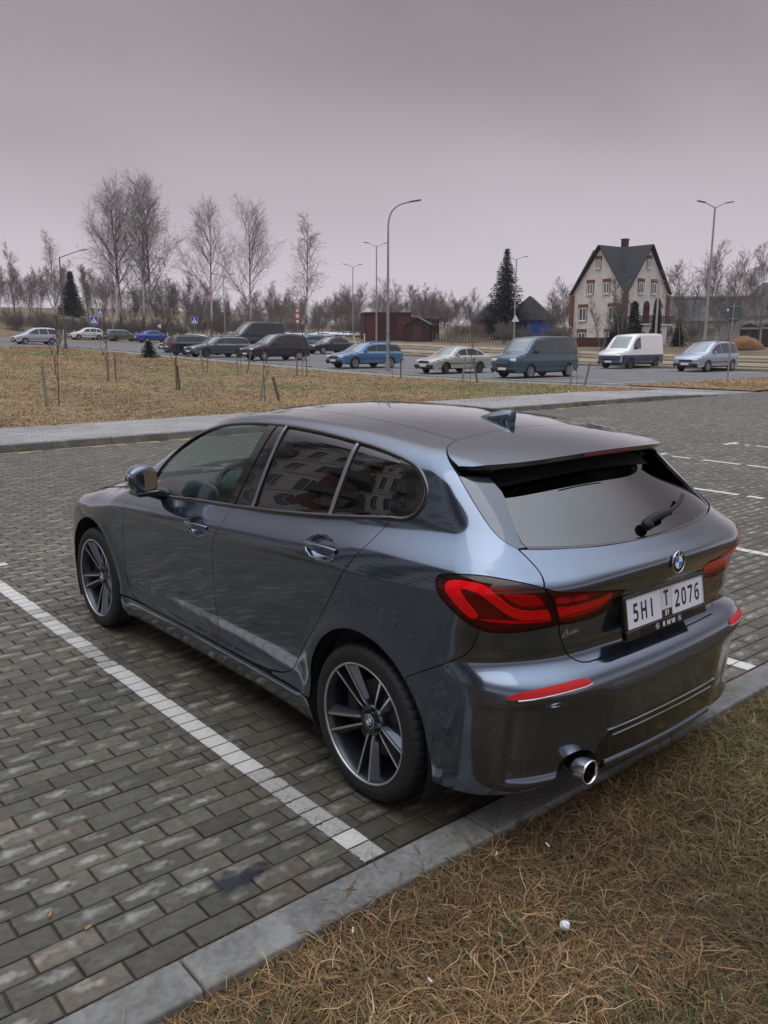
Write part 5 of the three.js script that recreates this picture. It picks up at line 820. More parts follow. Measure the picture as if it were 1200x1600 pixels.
lampPost('twin-armed street lamp farthest left of the curved lamp', 70.1, -90.5, 9.6, 2, RT + .1, .10);
lampPost('twin-armed street lamp in front of the spruce', 73.2, -64.3, 9.5, 2, RT + .1, .10);
lampPost('single-armed street lamp at the far left road', 22.6, -67.8, 7.3, 0, RT + .2, .09, poleD);
lampPost('pale street lamp among the birches', 39.8, -99.1, 8.7, 0, RT, .08);
lampPost('slim twin-armed lamp in front of the broad birch', 52.7, -94.7, 8, 2, RT, .07);
const backM = std({ color: lin(.11, .13, .14), metalness: .3, roughness: .5 });
const pedT = canvasTex(128, 128, (x) => { x.fillStyle = '#1a3fae'; x.fillRect(0, 0, 128, 128); x.strokeStyle = '#fff'; x.lineWidth = 4; x.strokeRect(4, 4, 120, 120); x.fillStyle = '#f2f4f8'; x.beginPath(); x.moveTo(64, 16); x.lineTo(112, 104); x.lineTo(16, 104); x.fill(); x.fillStyle = '#10151f'; x.beginPath(); x.arc(66, 44, 7, 0, 7); x.fill(); x.strokeStyle = '#10151f'; x.lineWidth = 8; x.beginPath(); x.moveTo(66, 52); x.lineTo(62, 74); x.lineTo(48, 96); x.moveTo(62, 74); x.lineTo(78, 96); x.moveTo(50, 62); x.lineTo(80, 66); x.stroke(); });
const pedM = std({ map: pedT, roughness: .4 });
function signPost(label, x, z, H, add, turn = RT) { const t = thing('road_sign', label, 'road sign', [x, terr(x, z), z], turn, 'road signs'); mesh('post', cyl(.035, .03, H, 8), pole, t); add(t, H); return t; }
const facing = (g, m, t) => mesh('sign_plate', g, m, t);
const sixM = m => [backM, backM, backM, backM, m, backM];
for (const [lab, x, z, H] of [['blue pedestrian crossing sign before the silver people carrier', 30.3, -80.9, 2.75], ['blue pedestrian crossing sign above the navy estate', 42.6, -83.6, 2.95]]) signPost(lab, x, z, H, (t, H) => facing(box(.75, .75, .02, 0, H - .3, .05), sixM(pedM), t));
signPost('large round sign seen from behind on a grey post at the right', 31.45, -15.75, 3.3, (t, H) => { facing(new THREE.CylinderGeometry(.40, .40, .02, 36).rotateX(Math.PI / 2).translate(.05, H - .38, -.05), backM, t); for (const y of [-.12, -.62]) mesh('bracket', box(.42, .035, .03, .05, H + y, -.02), pole, t); mesh('sticker', box(.09, .11, .003, -.22, H - .26, -.036), plateM, t); }, RT + .1);
signPost('small triangular sign seen from behind on the lamp before the spruce', 73.0, -64.0, 3.2, (t, H) => { const s = new THREE.Shape([[-.45, 0], [.45, 0], [0, .78]].map(p => new THREE.Vector2(...p))); facing(new THREE.ExtrudeGeometry(s, { depth: .02, bevelEnabled: false }).translate(0, H - .6, .1), plateM, t); });
signPost('post with a red-rimmed round sign under a warning triangle', 62.0, -92.0, 4.3, (t, H) => { const tex = canvasTex(64, 64, x => { x.fillStyle = '#888'; x.fillRect(0, 0, 64, 64); x.fillStyle = '#b01818'; x.beginPath(); x.arc(32, 32, 31, 0, 7); x.fill(); x.fillStyle = '#eee'; x.beginPath(); x.arc(32, 32, 21, 0, 7); x.fill(); x.fillStyle = '#222'; x.fillRect(22, 27, 20, 10); }); const g = new THREE.CylinderGeometry(.36, .36, .02, 28).rotateX(Math.PI / 2); { const p = g.attributes.position, uv = g.attributes.uv; for (let i = 0; i < p.count; i++) uv.setXY(i, .5 + p.getX(i) / .72, .5 + p.getY(i) / .72); } facing(g.clone().translate(0, H - 1.05, .06), std({ map: tex }), t); const s = new THREE.Shape([[-.42, 0], [.42, 0], [0, .72]].map(p => new THREE.Vector2(...p))); facing(new THREE.ExtrudeGeometry(s, { depth: .02, bevelEnabled: false }).translate(0, H - .62, .05), std({ color: lin(.45, .06, .06) }), t); const w = new THREE.Shape([[-.24, .10], [.24, .10], [0, .52]].map(p => new THREE.Vector2(...p))); facing(new THREE.ExtrudeGeometry(w, { depth: .01, bevelEnabled: false }).translate(0, H - .62, .075), plateM, t); facing(g.clone().scale(.8, .8, 1).translate(0, H - 1.75, .06), std({ map: tex }), t); });
signPost('yellow diamond priority sign above a small blue sign', 36.8, -95.0, 4.6, (t, H) => { facing(box(.6, .6, .02).rotateZ(Math.PI / 4).translate(0, H - .3, .05), plateM, t); facing(box(.42, .42, .012).rotateZ(Math.PI / 4).translate(0, H - .3, .066), std({ color: lin(.65, .42, .05) }), t); facing(box(.6, .6, .02, -.12, H - 1.15, .05), sixM(pedM), t); });
signPost('small blue crossing sign at the far left roadside', 20.5, -97, 3.2, (t, H) => facing(box(.65, .65, .02, 0, H - .3, .05), sixM(pedM), t));
signPost('grey sign board seen from behind at the far left roadside', 15.0, -93, 3.0, (t, H) => facing(box(.6, .7, .02, 0, H - .35, -.05), backM, t));
signPost('small white chevron sign before the birches', 45.5, -98.5, 2.2, (t, H) => { const s = new THREE.Shape([[.3, .3], [-.2, 0], [.3, -.3], [.3, -.05], [.12, 0], [.3, .05]].map(p => new THREE.Vector2(...p))); facing(new THREE.ExtrudeGeometry(s, { depth: .02, bevelEnabled: false }).translate(0, H - .3, .05), plateM, t); });

// ---------------------------------------------------------------- bare trees
const barkT = std({ vertexColors: true, roughness: .95 });
function bare(seed, H, o = {}) { // grows a leafless tree; returns wood and twig geometry
  const r = rng(seed), W = { p: [], i: [], c: [] }, Tw = { p: [], i: [], c: [] }; const birch = o.birch, tone = o.tone || [.085, .07, .06];
  const ringTo = (B, prev, p, d, rad, n, col) => { const a = Math.abs(d[1]) > .9 ? [1, 0, 0] : [0, 1, 0]; let x = [d[1] * a[2] - d[2] * a[1], d[2] * a[0] - d[0] * a[2], d[0] * a[1] - d[1] * a[0]]; const l = Math.hypot(...x) || 1; x = x.map(q => q / l); const y = [d[1] * x[2] - d[2] * x[1], d[2] * x[0] - d[0] * x[2], d[0] * x[1] - d[1] * x[0]]; const o0 = B.p.length / 3; for (let k = 0; k < n; k++) { const t = k / n * 6.2832, c = Math.cos(t) * rad, s = Math.sin(t) * rad; B.p.push(p[0] + x[0] * c + y[0] * s, p[1] + x[1] * c + y[1] * s, p[2] + x[2] * c + y[2] * s); B.c.push(...col); } if (prev !== null) for (let k = 0; k < n; k++) { const a0 = prev + k, b0 = prev + (k + 1) % n, c0 = o0 + k, d0 = o0 + (k + 1) % n; B.i.push(a0, b0, c0, b0, d0, c0); } return o0; };
  const norm = d => { const l = Math.hypot(...d) || 1; return d.map(x => x / l); };
  function grow(p, d, len, rad, lv) {
    const B = lv < 2 ? W : Tw, n = lv === 0 ? 7 : lv === 1 ? 4 : 3, S = lv === 0 ? 12 : lv === 1 ? 6 : lv === 2 ? 4 : 2; let prev = null; const stops = [];
    for (let s = 0; s <= S; s++) { const f = s / S, rr = Math.max(lv > 2 ? .006 : .009, rad * (1 - f * (lv === 0 ? .88 : .8))); let col = tone.map(x => x * (.75 + .5 * r())); if (birch && lv === 0 && f < .75) { const w = r() < (f < .12 ? .3 : .62); col = w ? [.52, .50, .47].map(x => x * (.8 + .3 * r())) : [.10, .09, .08]; } prev = ringTo(B, prev, p, d, rr, n, col); stops.push([p.slice(), d.slice(), f]);
      const wob = lv === 0 ? .05 : .16, up = lv === 0 ? .03 : lv === 1 ? (o.up ?? .10) : (o.droop ? -.10 : .05); d = norm([d[0] + (r() - .5) * wob, d[1] + (r() - .5) * wob * .6 + up, d[2] + (r() - .5) * wob]); const st = len / S; p = [p[0] + d[0] * st, p[1] + d[1] * st, p[2] + d[2] * st]; }
    if (lv >= (o.levels ?? 4)) return; const kids = lv === 0 ? (o.limbs ?? 24) : lv === 1 ? (o.k1 ?? 8) : lv === 2 ? (o.k2 ?? 5) : 3;
    for (let k = 0; k < kids; k++) { const f = lv === 0 ? lerp(o.clear ?? .25, .98, Math.pow((k + r()) / kids, .85)) : lerp(.18, 1, (k + r()) / kids); const q = stops[Math.min(S, Math.round(f * S))]; const az = r() * 6.2832 + k * 2.4, sp = lv === 0 ? lerp(o.spread ?? .75, .42, f) : .45 + .4 * r(); const b = q[1], a = Math.abs(b[1]) > .9 ? [1, 0, 0] : [0, 1, 0]; let x = norm([b[1] * a[2] - b[2] * a[1], b[2] * a[0] - b[0] * a[2], b[0] * a[1] - b[1] * a[0]]), y = [b[1] * x[2] - b[2] * x[1], b[2] * x[0] - b[0] * x[2], b[0] * x[1] - b[1] * x[0]]; const cs = Math.cos(az) * Math.sin(sp), sn = Math.sin(az) * Math.sin(sp), ct = Math.cos(sp); const dd = norm([b[0] * ct + x[0] * cs + y[0] * sn, b[1] * ct + x[1] * cs + y[1] * sn, b[2] * ct + x[2] * cs + y[2] * sn]); const ll = lv === 0 ? H * (o.limb ?? .36) * (1 - .62 * f) * (.7 + .5 * r()) : len * (.42 + .25 * r()) * (1 - .3 * f); grow(q[0], dd, ll, lv === 0 ? rad * (.34 - .16 * f) : rad * .42, lv + 1); }
  }
  const stems = o.stems || 1; for (let s = 0; s < stems; s++) { const a = s / stems * 6.28 + r(), k = stems > 1 ? .12 + .22 * r() : .03; grow([Math.cos(a) * (stems > 1 ? .25 * r() : 0), -.2, Math.sin(a) * (stems > 1 ? .25 * r() : 0)], norm([Math.cos(a) * k + (o.lean || 0), 1, Math.sin(a) * k]), H * (stems > 1 ? .7 + .35 * r() : 1), (o.rad ?? H * .0125) / (stems > 1 ? 1.6 : 1), 0); }
  const mk = B => { const g = geoOf(B.p, B.i); g.setAttribute('color', new THREE.Float32BufferAttribute(B.c, 3)); return g; };
  return [mk(W), mk(Tw)];
}
function plant(name, label, cat, G2, x, z, s = 1, turn = 0, group) { const t = thing(name, label, cat, [x, terr(x, z), z], turn, group); t.scale.setScalar(s); mesh('trunk', G2[0], barkT, t); mesh('crown', G2[1], barkT, t); return t; }
const tw = [.19, .165, .15];
const BI = [bare(11, 16.5, { birch: 1, limbs: 26, spread: .85, up: .05, limb: .44, clear: .24, droop: 1, tone: tw, k1: 9, k2: 6 }), bare(12, 16.5, { birch: 1, limbs: 24, spread: .9, up: .06, limb: .48, clear: .28, tone: tw, k1: 9, k2: 6 }), bare(13, 15, { birch: 1, limbs: 22, spread: 1.0, up: .07, limb: .56, clear: .24, tone: tw, k1: 9, k2: 6 }), bare(14, 15.5, { birch: 1, limbs: 28, spread: .8, up: .05, limb: .30, clear: .22, droop: 1, tone: tw, k1: 8, k2: 5 })];
const tg = 'birches beyond the far street';
plant('birch_tree', 'leftmost tall birch of the dense clump at the left', 'tree', BI[0], 43.0, -105.5, .98, 0, tg);
plant('birch_tree', 'second tall birch of the dense clump at the left', 'tree', BI[1], 45.6, -110, 1.08, 1, tg);
plant('birch_tree', 'white-stemmed birch leaning left in the dense clump', 'tree', BI[1], 46.6, -105.2, 1.06, 2.6, tg).rotation.z = .06;
plant('birch_tree', 'rightmost and tallest birch of the dense clump', 'tree', BI[0], 49.4, -108.3, 1.12, 3.9, tg);
plant('birch_tree', 'broad birch standing behind the navy estate car', 'tree', BI[2], 54.3, -101.2, .98, .5, tg);
plant('birch_tree', 'wide-crowned bare tree behind the tall dark van', 'tree', BI[2], 59.5, -99.5, 1.0, 2.4, tg);
plant('birch_tree', 'slender lone birch between the dark van and the brown sheds', 'tree', BI[3], 69.2, -100.4, 1.02, 0, tg);
plant('birch_tree', 'slim tree behind the far left street lamp', 'tree', BI[3], 47.0, -138.8, .76, 1, tg);
plant('bare_tree', 'crooked bare tree on the grass bank at the far left edge', 'tree', bare(21, 9, { limbs: 14, spread: .7, tone: tw, clear: .3, lean: -.05 }), 38.8, -132.6, 1, 0, 'bare trees');
const SM = [bare(31, 8, { limbs: 18, spread: .8, limb: .42, clear: .15, tone: [.15, .128, .115], stems: 2, k1: 7, k2: 5 }), bare(32, 8, { limbs: 16, spread: .6, limb: .36, clear: .2, tone: [.165, .14, .125], stems: 3, k1: 6, k2: 4 }), bare(33, 7, { limbs: 20, spread: .9, limb: .46, clear: .1, tone: [.18, .15, .13], stems: 3, k1: 6, k2: 5 }), bare(34, 9, { limbs: 22, spread: .45, limb: .22, clear: .15, tone: [.18, .155, .14], stems: 2, k1: 6, k2: 4 })];
const spots = [ // X, D, size, kind, label
  [-50.6, 122, .95, 0, 'bushy dark tree on the bank right of the crooked tree'], [-50.3, 126, 1.0, 1, 'bushy tree on the bank left of the small dark conifer'], [-54.8, 128, .8, 2, 'low thicket tree at the left end of the bank'],
  [-45.0, 132, 1.25, 3, 'thin tree right of the small dark conifer'], [-42.9, 130, 1.3, 3, 'thin tree just left of the birch clump'],
  [-30.6, 122, 1.15, 1, 'grey tree right of the birch clump'], [-27.6, 118, 1.05, 3, 'thin upright tree right of the birch clump'], [-27.1, 124, 1.1, 0, 'dark tree left of the broad birch'], [-22.2, 120, .85, 1, 'small tree under the broad birch'], [-16.7, 122, .9, 0, 'dark tree between the two broad crowns'], [-13.9, 117, .85, 2, 'dark bushy tree behind the tall dark van'],
  [-33.7, 128, 1.2, 0, 'dark tree behind the birch clump'], [-34.6, 118, 1.0, 1, 'bare tree among the birch stems'], [-29.7, 116, .95, 3, 'thin tree at the foot of the birch clump'],
  [6.0, 120, .86, 1, 'crooked orchard tree above the small shed'], [9.0, 122, .78, 2, 'bushy orchard tree right of the sheds'], [12.4, 124, .78, 0, 'bushy orchard tree left of the spruce'], [2.5, 135, .8, 1, 'grey tree behind the brown sheds'],
  [21.5, 108, .78, 2, 'bushy bare tree between spruce and house'], [23.7, 112, .9, 0, 'bare tree at the left corner of the house'],
  [30.2, 84, 1.15, 0, 'broad bare tree right of the house behind the twin lamp'], [31.7, 80, 1.1, 2, 'broad bare tree above the round sign'], [31.7, 92, .9, 1, 'bare tree beside the house steps'], [39.0, 90, 1.15, 0, 'dark bare tree at the right edge'],
  [22.2, 88, .72, 3, 'slim bare birch sapling before the left gable'], [24.6, 90, 1.0, 3, 'tall thin birch before the valley of the roof'],
];
spots.forEach(([X, D, s, k, lab], i) => { const [x, z] = site(X, D); plant('bare_tree', lab, 'tree', SM[k], x, z, s, i * 1.7, 'bare trees'); });
{ // far wood along the skyline
  const g0 = new THREE.Group(); g0.name = 'far_wood'; tag(g0, 'grey leafless wood along the skyline behind the lot', 'wood', null, 'stuff'); scene.add(g0); const r = rng(61), M4 = new THREE.Matrix4(), Q = new THREE.Quaternion();
  const L = []; for (let i = 0; i < 130; i++) { const X = -62 + r() * 150, D = 150 + r() * 70 + (X > 10 ? 30 : 0); L.push([X, D, X < -10 ? .62 + .4 * r() : X < 12 ? .80 + .40 * r() : .55 + .35 * r()]); }
  for (let i = 0; i < 110; i++) { const s = i % 2, X = s ? -64 - r() * 80 : 90 + r() * 60, D = (s ? 110 : 130) + r() * 80 - (s ? (-64 - X) * .5 : 0); L.push([X, D, .7 + .5 * r()]); }
  SM.forEach((G2, k) => { const l = L.filter((_, i) => i % 4 === k); for (const g of G2) { const im = new THREE.InstancedMesh(g, barkT, l.length); im.name = 'far_trees'; im.userData.kind = 'stuff'; l.forEach(([X, D, s], i) => { const [x, z] = site(X, D); Q.setFromAxisAngle(V3(0, 1, 0), i * 2.1 + k); M4.compose(V3(x, terr(x, z) - .3, z), Q, V3(s * 1.25, s, s * 1.25)); im.setMatrixAt(i, M4); }); g0.add(im); } });
  const hed = new THREE.Group(); hed.name = 'hedge_scrub'; tag(hed, 'brown scrub along the foot of the far bank', 'scrub', null, 'stuff'); scene.add(hed); const HL = []; for (let i = 0; i < 46; i++) HL.push([-50 + i * .52 + r(), 112 + r() * 6 - i * .05, .24 + .12 * r()]); for (let i = 0; i < 34; i++) HL.push([8 + r() * 34, 104 + r() * 8, .2 + .14 * r()]); for (let i = 0; i < 40; i++) HL.push([-30 + r() * 32, 128 + r() * 12, .26 + .2 * r()]);
  for (const g of SM[2]) { const im = new THREE.InstancedMesh(g, barkT, HL.length); im.name = 'scrub_bushes'; im.userData.kind = 'stuff'; HL.forEach(([X, D, s], i) => { const [x, z] = site(X, D); Q.setFromAxisAngle(V3(0, 1, 0), i * 1.3); M4.compose(V3(x, terr(x, z) - .1, z), Q, V3(s * 1.7, s, s * 1.7)); im.setMatrixAt(i, M4); }); hed.add(im); }
}
// conifers
function conifer(seed, H, Rr, o = {}) { const r = rng(seed), p = [], ix = [], c = [], nr = []; const n = o.n || 70;
  for (let w = 0; w < n; w++) { const f = Math.pow(w / n, .9), y = lerp(H * (o.skirt ?? .05), H * .985, f), R = Rr * Math.pow(1 - f, o.pow || .85) + .06, kb = Math.max(4, Math.round(13 * (1 - f) + 3)); for (let k = 0; k < kb; k++) { const a = k / kb * 6.283 + w * 1.9 + r() * .5, L = R * (.72 + .45 * r()), dx = Math.cos(a), dz = Math.sin(a); const droop = o.col ? .9 : -.22 - .18 * (1 - f); const m = Math.max(3, Math.round(L / .19)); for (let j = 0; j < m; j++) { const t0 = (j + .4) / m; const px = dx * L * t0, pz = dz * L * t0, py = y + droop * L * t0 * (1 - .45 * t0) + (r() - .5) * .06; for (let q = 0; q < 4; q++) { const b = a + (r() - .5) * 2.4, e = -.35 + (r() - .5) * 1.1, l = (.16 + .16 * r()) * (o.leaf || 1) * (1.15 - .35 * t0), wd = l * .30, tx = Math.cos(b) * Math.cos(e), ty = Math.sin(e), tz = Math.sin(b) * Math.cos(e); const O = p.length / 3; p.push(px - tz * wd, py, pz + tx * wd, px + tz * wd, py, pz - tx * wd, px + tx * l, py + ty * l, pz + tz * l); ix.push(O, O + 1, O + 2); const g = (.6 + .7 * r()); for (let v = 0; v < 3; v++) { c.push(.020 * g, .038 * g, .026 * g); nr.push(dx * .6, .7, dz * .6); } } } } }
  const g = geoOf(p, ix, nr); g.setAttribute('color', new THREE.Float32BufferAttribute(c, 3)); return [cyl(H * .016, .02, H * .95, 7), g]; }
const needle = std({ vertexColors: true, roughness: .9, side: THREE.DoubleSide }), stemM = std({ color: lin(.06, .045, .035), roughness: 1 });
function putConifer(name, label, G2, X, D, s, group) { const [x, z] = site(X, D), t = thing(name, label, 'tree', [x, terr(x, z) - .05, z], X, group); t.scale.setScalar(s); mesh('trunk', G2[0], stemM, t); mesh('crown', G2[1], needle, t); }
putConifer('spruce_tree', 'tall dark spruce standing alone in the middle distance', conifer(71, 12.4, 4.3, { n: 40, leaf: 2.0, pow: 1.02 }), 16.7, 120, 1, 'conifers');
const fir = conifer(72, 5, 1.5, { n: 34, leaf: 1.7 });
putConifer('fir_tree', 'dark fir before the left gable of the house', fir, 24.9, 92, .95, 'conifers'); putConifer('fir_tree', 'dark fir before the house door', fir, 26.2, 91, 1.0, 'conifers'); putConifer('fir_tree', 'small dark conifer among bare trees on the bank', fir, -52.5, 146, 1.45, 'conifers'); putConifer('fir_tree', 'small fir right of the house steps', fir, 32.7, 96, .62, 'conifers');
putConifer('fir_tree', 'knee-high young fir at the lawn edge beside the navy estate', conifer(73, 1.15, .75, { n: 16, leaf: .8 }), -15.6, 57, 1.12, 'conifers');
putConifer('thuja_tree', 'narrow columnar thuja at the right corner of the house', conifer(74, 5.2, .52, { n: 60, leaf: 1.3, col: 1, pow: .35 }), 29.5, 94, 1, 'conifers');
// stakes and saplings on the lawn
const wood = std({ color: lin(.30, .26, .20), map: rep(T_dirt, 2), roughness: .95 }), woodP = std({ color: lin(.42, .39, .34), map: rep(T_dirt, 2), roughness: .95 });
const SAP = bare(81, 2.9, { limbs: 7, spread: .5, limb: .34, clear: .3, tone: [.09, .07, .055], rad: .02, levels: 2, k1: 3 });
function staked(lab, x, z, H, stakes, s = 1) { const t = plant('sapling', 'bare ' + lab, 'sapling', SAP, x, z, s * H / 2.9, x * 3, 'saplings on the lawn'); stakes.forEach(([dx, dz, lx, lz, h, m], i) => { const k = mesh('wooden_stake', new THREE.BoxGeometry(.055, h, .055).translate(0, h / 2, 0), m ? woodP : wood); const sx = x + dx, sz = z + dz; k.position.set(sx, terr(sx, sz) + .02, sz); k.rotation.set(lz, x, -lx); tag(k, ['pale', 'brown', 'weathered'][i % 3] + ' wooden stake beside the ' + lab, 'stake', 'sapling stakes'); }); }
const R2 = (a, b) => [a * SR[0], a * SR[1]];
staked('sapling nearest the left edge on the lawn', 4.75, -19.3, 2.5, [[-.28, .0, -.16, .05, 1.05, 1]]);
staked('sapling with two upright stakes left of the young fir', 10.7, -30.5, 3.0, [[-.05, .02, 0, 0, 1.15, 1], [.22, .18, .03, 0, 1.1, 0]]);
staked('sapling with crossed dark stakes on the mid lawn', 10.35, -23.8, 2.5, [[-.06, -.03, 0, 0, 1.1, 0], [.02, .02, .42, .05, 1.0, 0]]);
staked('sapling with leaning stakes before the purple minivan', 9.75, -17.5, 2.1, [[-.12, -.1, -.26, 0, .75, 1], [.30, .25, .36, 0, .78, 0]]);
staked('sapling between two leaning stakes before the black saloon', 20.0, -30.5, 2.3, [[-.2, -.18, -.22, 0, 1.1, 1], [.16, .14, .16, 0, 1.1, 0]]);
staked('sapling by the foot of the curved lamp', 22.7, -27.2, 2.1, [[.3, .25, .25, 0, 1.2, 0]]);
staked('sapling between stakes before the pale saloon', 22.0, -21.6, 2.2, [[-.25, -.22, -.15, 0, 1.1, 1], [.22, .2, .25, 0, 1.1, 0]]);
staked('sapling between stakes beside the passenger van', 24.6, -18.3, 2.0, [[-.2, -.17, .03, 0, .8, 1], [.22, .19, .2, 0, .9, 0]]);
staked('sapling by the stakes before the grey-blue estate', 17.8, -35.5, 2.4, [[-.15, -.1, -.15, 0, 1.1, 1]]);
staked('sapling before the dark purple minivan nose', 18.6, -33.6, 2.2, [[-.12, -.1, -.1, 0, 1.0, 1], [.2, .16, .2, 0, 1.1, 0]]);
// ---------------------------------------------------------------- house with two gables
const HM = { wall: std({ color: lin(.74, .71, .66), map: rep(T_soft, .3), roughness: .95 }), brick: std({ color: lin(.30, .125, .075), map: rep(T_dirt, 2), roughness: .9 }), roof: std({ color: lin(.036, .038, .044), map: rep(T_dirt, .8), roughness: .8 }), white: std({ color: lin(.72, .72, .71), roughness: .6 }), pane: phys({ color: lin(.06, .075, .08), roughness: .05, clearcoat: 1 }), plum: std({ color: lin(.06, .012, .02), roughness: .6 }), blue: std({ color: lin(.015, .06, .32), roughness: .7 }), grey: std({ color: lin(.15, .15, .155), map: rep(T_dirt, .6), roughness: .85 }), maroon: std({ color: lin(.075, .022, .026), map: rep(T_dirt, .7), roughness: .8 }), rust: std({ color: lin(.16, .043, .035), map: rep(T_dirt, .9), roughness: .8 }) };
function gableWall(S, eave, peak, th = .25) { const s = new THREE.Shape([[-S / 2, 0], [S / 2, 0], [S / 2, eave], [0, peak], [-S / 2, eave]].map(p => new THREE.Vector2(...p))); return new THREE.ExtrudeGeometry(s, { depth: th, bevelEnabled: false }).translate(0, 0, S / 2 - th); }
{ const [hx, hz] = site(27.9, 103.3), S = 7.7, eave = 5.9, peak = 11.1, t = thing('gabled_house', 'cream house with two steep dark-roofed gables and brick-trimmed windows', 'house', [hx, terr(hx, hz) - .2, hz], RT - .94);
  for (let k = 0; k < 4; k++) mesh('wall', gableWall(S, eave, peak - .25).rotateY(k * Math.PI / 2), HM.wall, t);
  // cross-gable roof: eight slopes from the valleys to the two ridges
  const ov = .45, h = S / 2, sl = (peak - eave) / h; for (let k = 0; k < 4; k++) for (const sd of [-1, 1]) { const P = [[0, peak, h + ov], [0, peak, 0], [sd * (h + .12), peak - sl * (h + .12), h + .12], [sd * (h + .12), peak - sl * (h + .12), h + ov]], pos = []; const n = V3(sd * sl, 1, 0).normalize(); for (const p of P) pos.push(...p); for (const p of P) pos.push(p[0] + n.x * .14, p[1] + n.y * .14, p[2]); mesh('roof_slope', geoOf(pos, [4, 5, 6, 4, 6, 7, 0, 2, 1, 0, 3, 2, 0, 4, 7, 0, 7, 3, 3, 7, 6, 3, 6, 2]).rotateY(k * Math.PI / 2), HM.roof, t); }
  mesh('chimney', merged([box(.7, 1.5, .55, -.6, peak + .35, -1.1), box(.8, .12, .65, -.6, peak + 1.1, -1.1)]), HM.plum, t);
  const win = (face, x, y, w, hh, arch) => { const g = new THREE.Group(); g.name = 'window'; const z = S / 2; g.position.set(face ? z : x, y, face ? -x : z); if (face) g.rotation.y = Math.PI / 2; t.add(g); mesh('surround', merged([box(w + .34, .42, .07, 0, hh + .2, .03), box(.1, hh, .05, -w / 2 - .06, hh / 2, .02), box(.1, hh, .05, w / 2 + .06, hh / 2, .02)]), HM.brick, g); mesh('pane', box(w, hh, .03, 0, hh / 2, .02), HM.pane, g); mesh('frame', merged([box(w, .09, .06, 0, .045, .05), box(w, .09, .06, 0, hh - .045, .05), box(.09, hh, .06, -w / 2 + .045, hh / 2, .05), box(.09, hh, .06, w / 2 - .045, hh / 2, .05), box(.10, hh, .06, 0, hh / 2, .05)]), HM.white, g); mesh('sill', box(w + .2, .08, .2, 0, -.04, .08), HM.white, g); };
  for (const f of [0, 1]) { win(f, f ? -.05 : -.2, 8.6, .6, 1.0); win(f, -1.25, 5.75, .85, 1.25); win(f, 1.15, 5.75, .85, 1.25); win(f, -2.2, 2.75, 1.15, 1.5); win(f, 2.2, 2.75, 1.15, 1.5); win(f, -2.2, .1, 1.05, 1.3); if (!f) win(f, 1.8, .1, 1.05, 1.3); }
  for (const [x, z] of [[S / 2, S / 2], [-S / 2, S / 2], [S / 2, -S / 2]]) mesh('quoin', box(.5, 3.6, .5, x, 3.9, z), HM.brick, t);
  mesh('balcony_door', merged([box(.06, 2.0, 1.1, S / 2 + .03, 3.4, 0), new THREE.CylinderGeometry(.55, .55, .06, 20).rotateZ(Math.PI / 2).translate(S / 2 + .03, 4.4, 0)]), HM.plum, t);
  mesh('balcony', merged([box(1.3, .14, 6.4, S / 2 + .65, 2.3, -.6)]), HM.white, t); for (let i = 0; i < 22; i++) mesh('baluster', box(.05, .85, .16, S / 2 + 1.25, 2.8, 2.5 - i * .295), HM.plum, t); mesh('balcony_rail', box(.08, .07, 6.4, S / 2 + 1.25, 3.25, -.6), HM.plum, t);
  mesh('porch', merged([box(1.1, 2.2, 5.6, S / 2 + .55, 1.15, .2)]), HM.wall, t); mesh('arched_window', merged([box(.04, .9, .9, S / 2 + 1.12, 1.1, .4), new THREE.CylinderGeometry(.45, .45, .04, 20).rotateZ(Math.PI / 2).translate(S / 2 + 1.12, 1.55, .4)]), HM.white, t); mesh('arched_pane', merged([box(.04, .8, .7, S / 2 + 1.135, 1.1, .4), new THREE.CylinderGeometry(.35, .35, .04, 20).rotateZ(Math.PI / 2).translate(S / 2 + 1.135, 1.5, .4)]), HM.pane, t);
  for (let i = 0; i < 8; i++) mesh('step', box(1.2, .2, .3, S / 2 + 1.8, 2.0 - i * .25, -3.6 - i * .1 + 0), HM.white, t); mesh('handrail', merged([bar([S / 2 + 2.4, 2.9, -3.2], [S / 2 + 2.4, .9, -5.0], .07, .07, 6), bar([S / 2 + 1.2, 2.9, -3.2], [S / 2 + 1.2, .9, -5.0], .07, .07, 6)]), HM.white, t);
  { const [x, z] = site(25.2, 95.5); const g = mesh('garden_wall', merged([box(9, 1.0, .25, 0, .5, 0)]), std({ color: lin(.14, .05, .045), map: rep(T_dirt, 1), roughness: .95 })); g.position.set(x, terr(x, z) - .1, z); g.rotation.y = RT; tag(g, 'low dark red garden wall before the gabled house', 'wall'); }
  { const [x, z] = site(29.2, 93), p = thing('utility_pole', 'grey concrete utility pole before the thuja', 'pole', [x, terr(x, z), z], 0); mesh('post', cyl(.14, .10, 7.2, 8), std({ color: lin(.42, .41, .40), roughness: .9 }), p); mesh('cross_arm', box(1.1, .1, .1, 0, 6.9, 0).rotateY(RT), pole, p); } }
// long low buildings to the right
function block(name, label, X, D, w, d, h, turn, wm, rm, o = {}) { const [x, z] = site(X, D), t = thing(name, label, 'building', [x, terr(x, z) - .3, z], RT + turn); mesh('wall', box(w, h, d, 0, h / 2, 0), wm, t); const rh = o.rh ?? 1.2; const s = new THREE.Shape([[-d / 2 - .4, 0], [d / 2 + .4, 0], [o.mono ? d / 2 + .4 : 0, rh]].map(p => new THREE.Vector2(...p))); mesh('roof', new THREE.ExtrudeGeometry(s, { depth: w + .6, bevelEnabled: false }).translate(0, 0, -w / 2 - .3).rotateY(Math.PI / 2).translate(0, h, 0), rm, t); (o.win || []).forEach(([wx, wy, ww, wh]) => { const f = mesh('window', box(ww, wh, .06, wx, wy, d / 2 + .03), HM.white, t); mesh('pane', box(ww - .16, wh - .16, .04, wx, wy, d / 2 + .055), HM.pane, f); }); return t; }
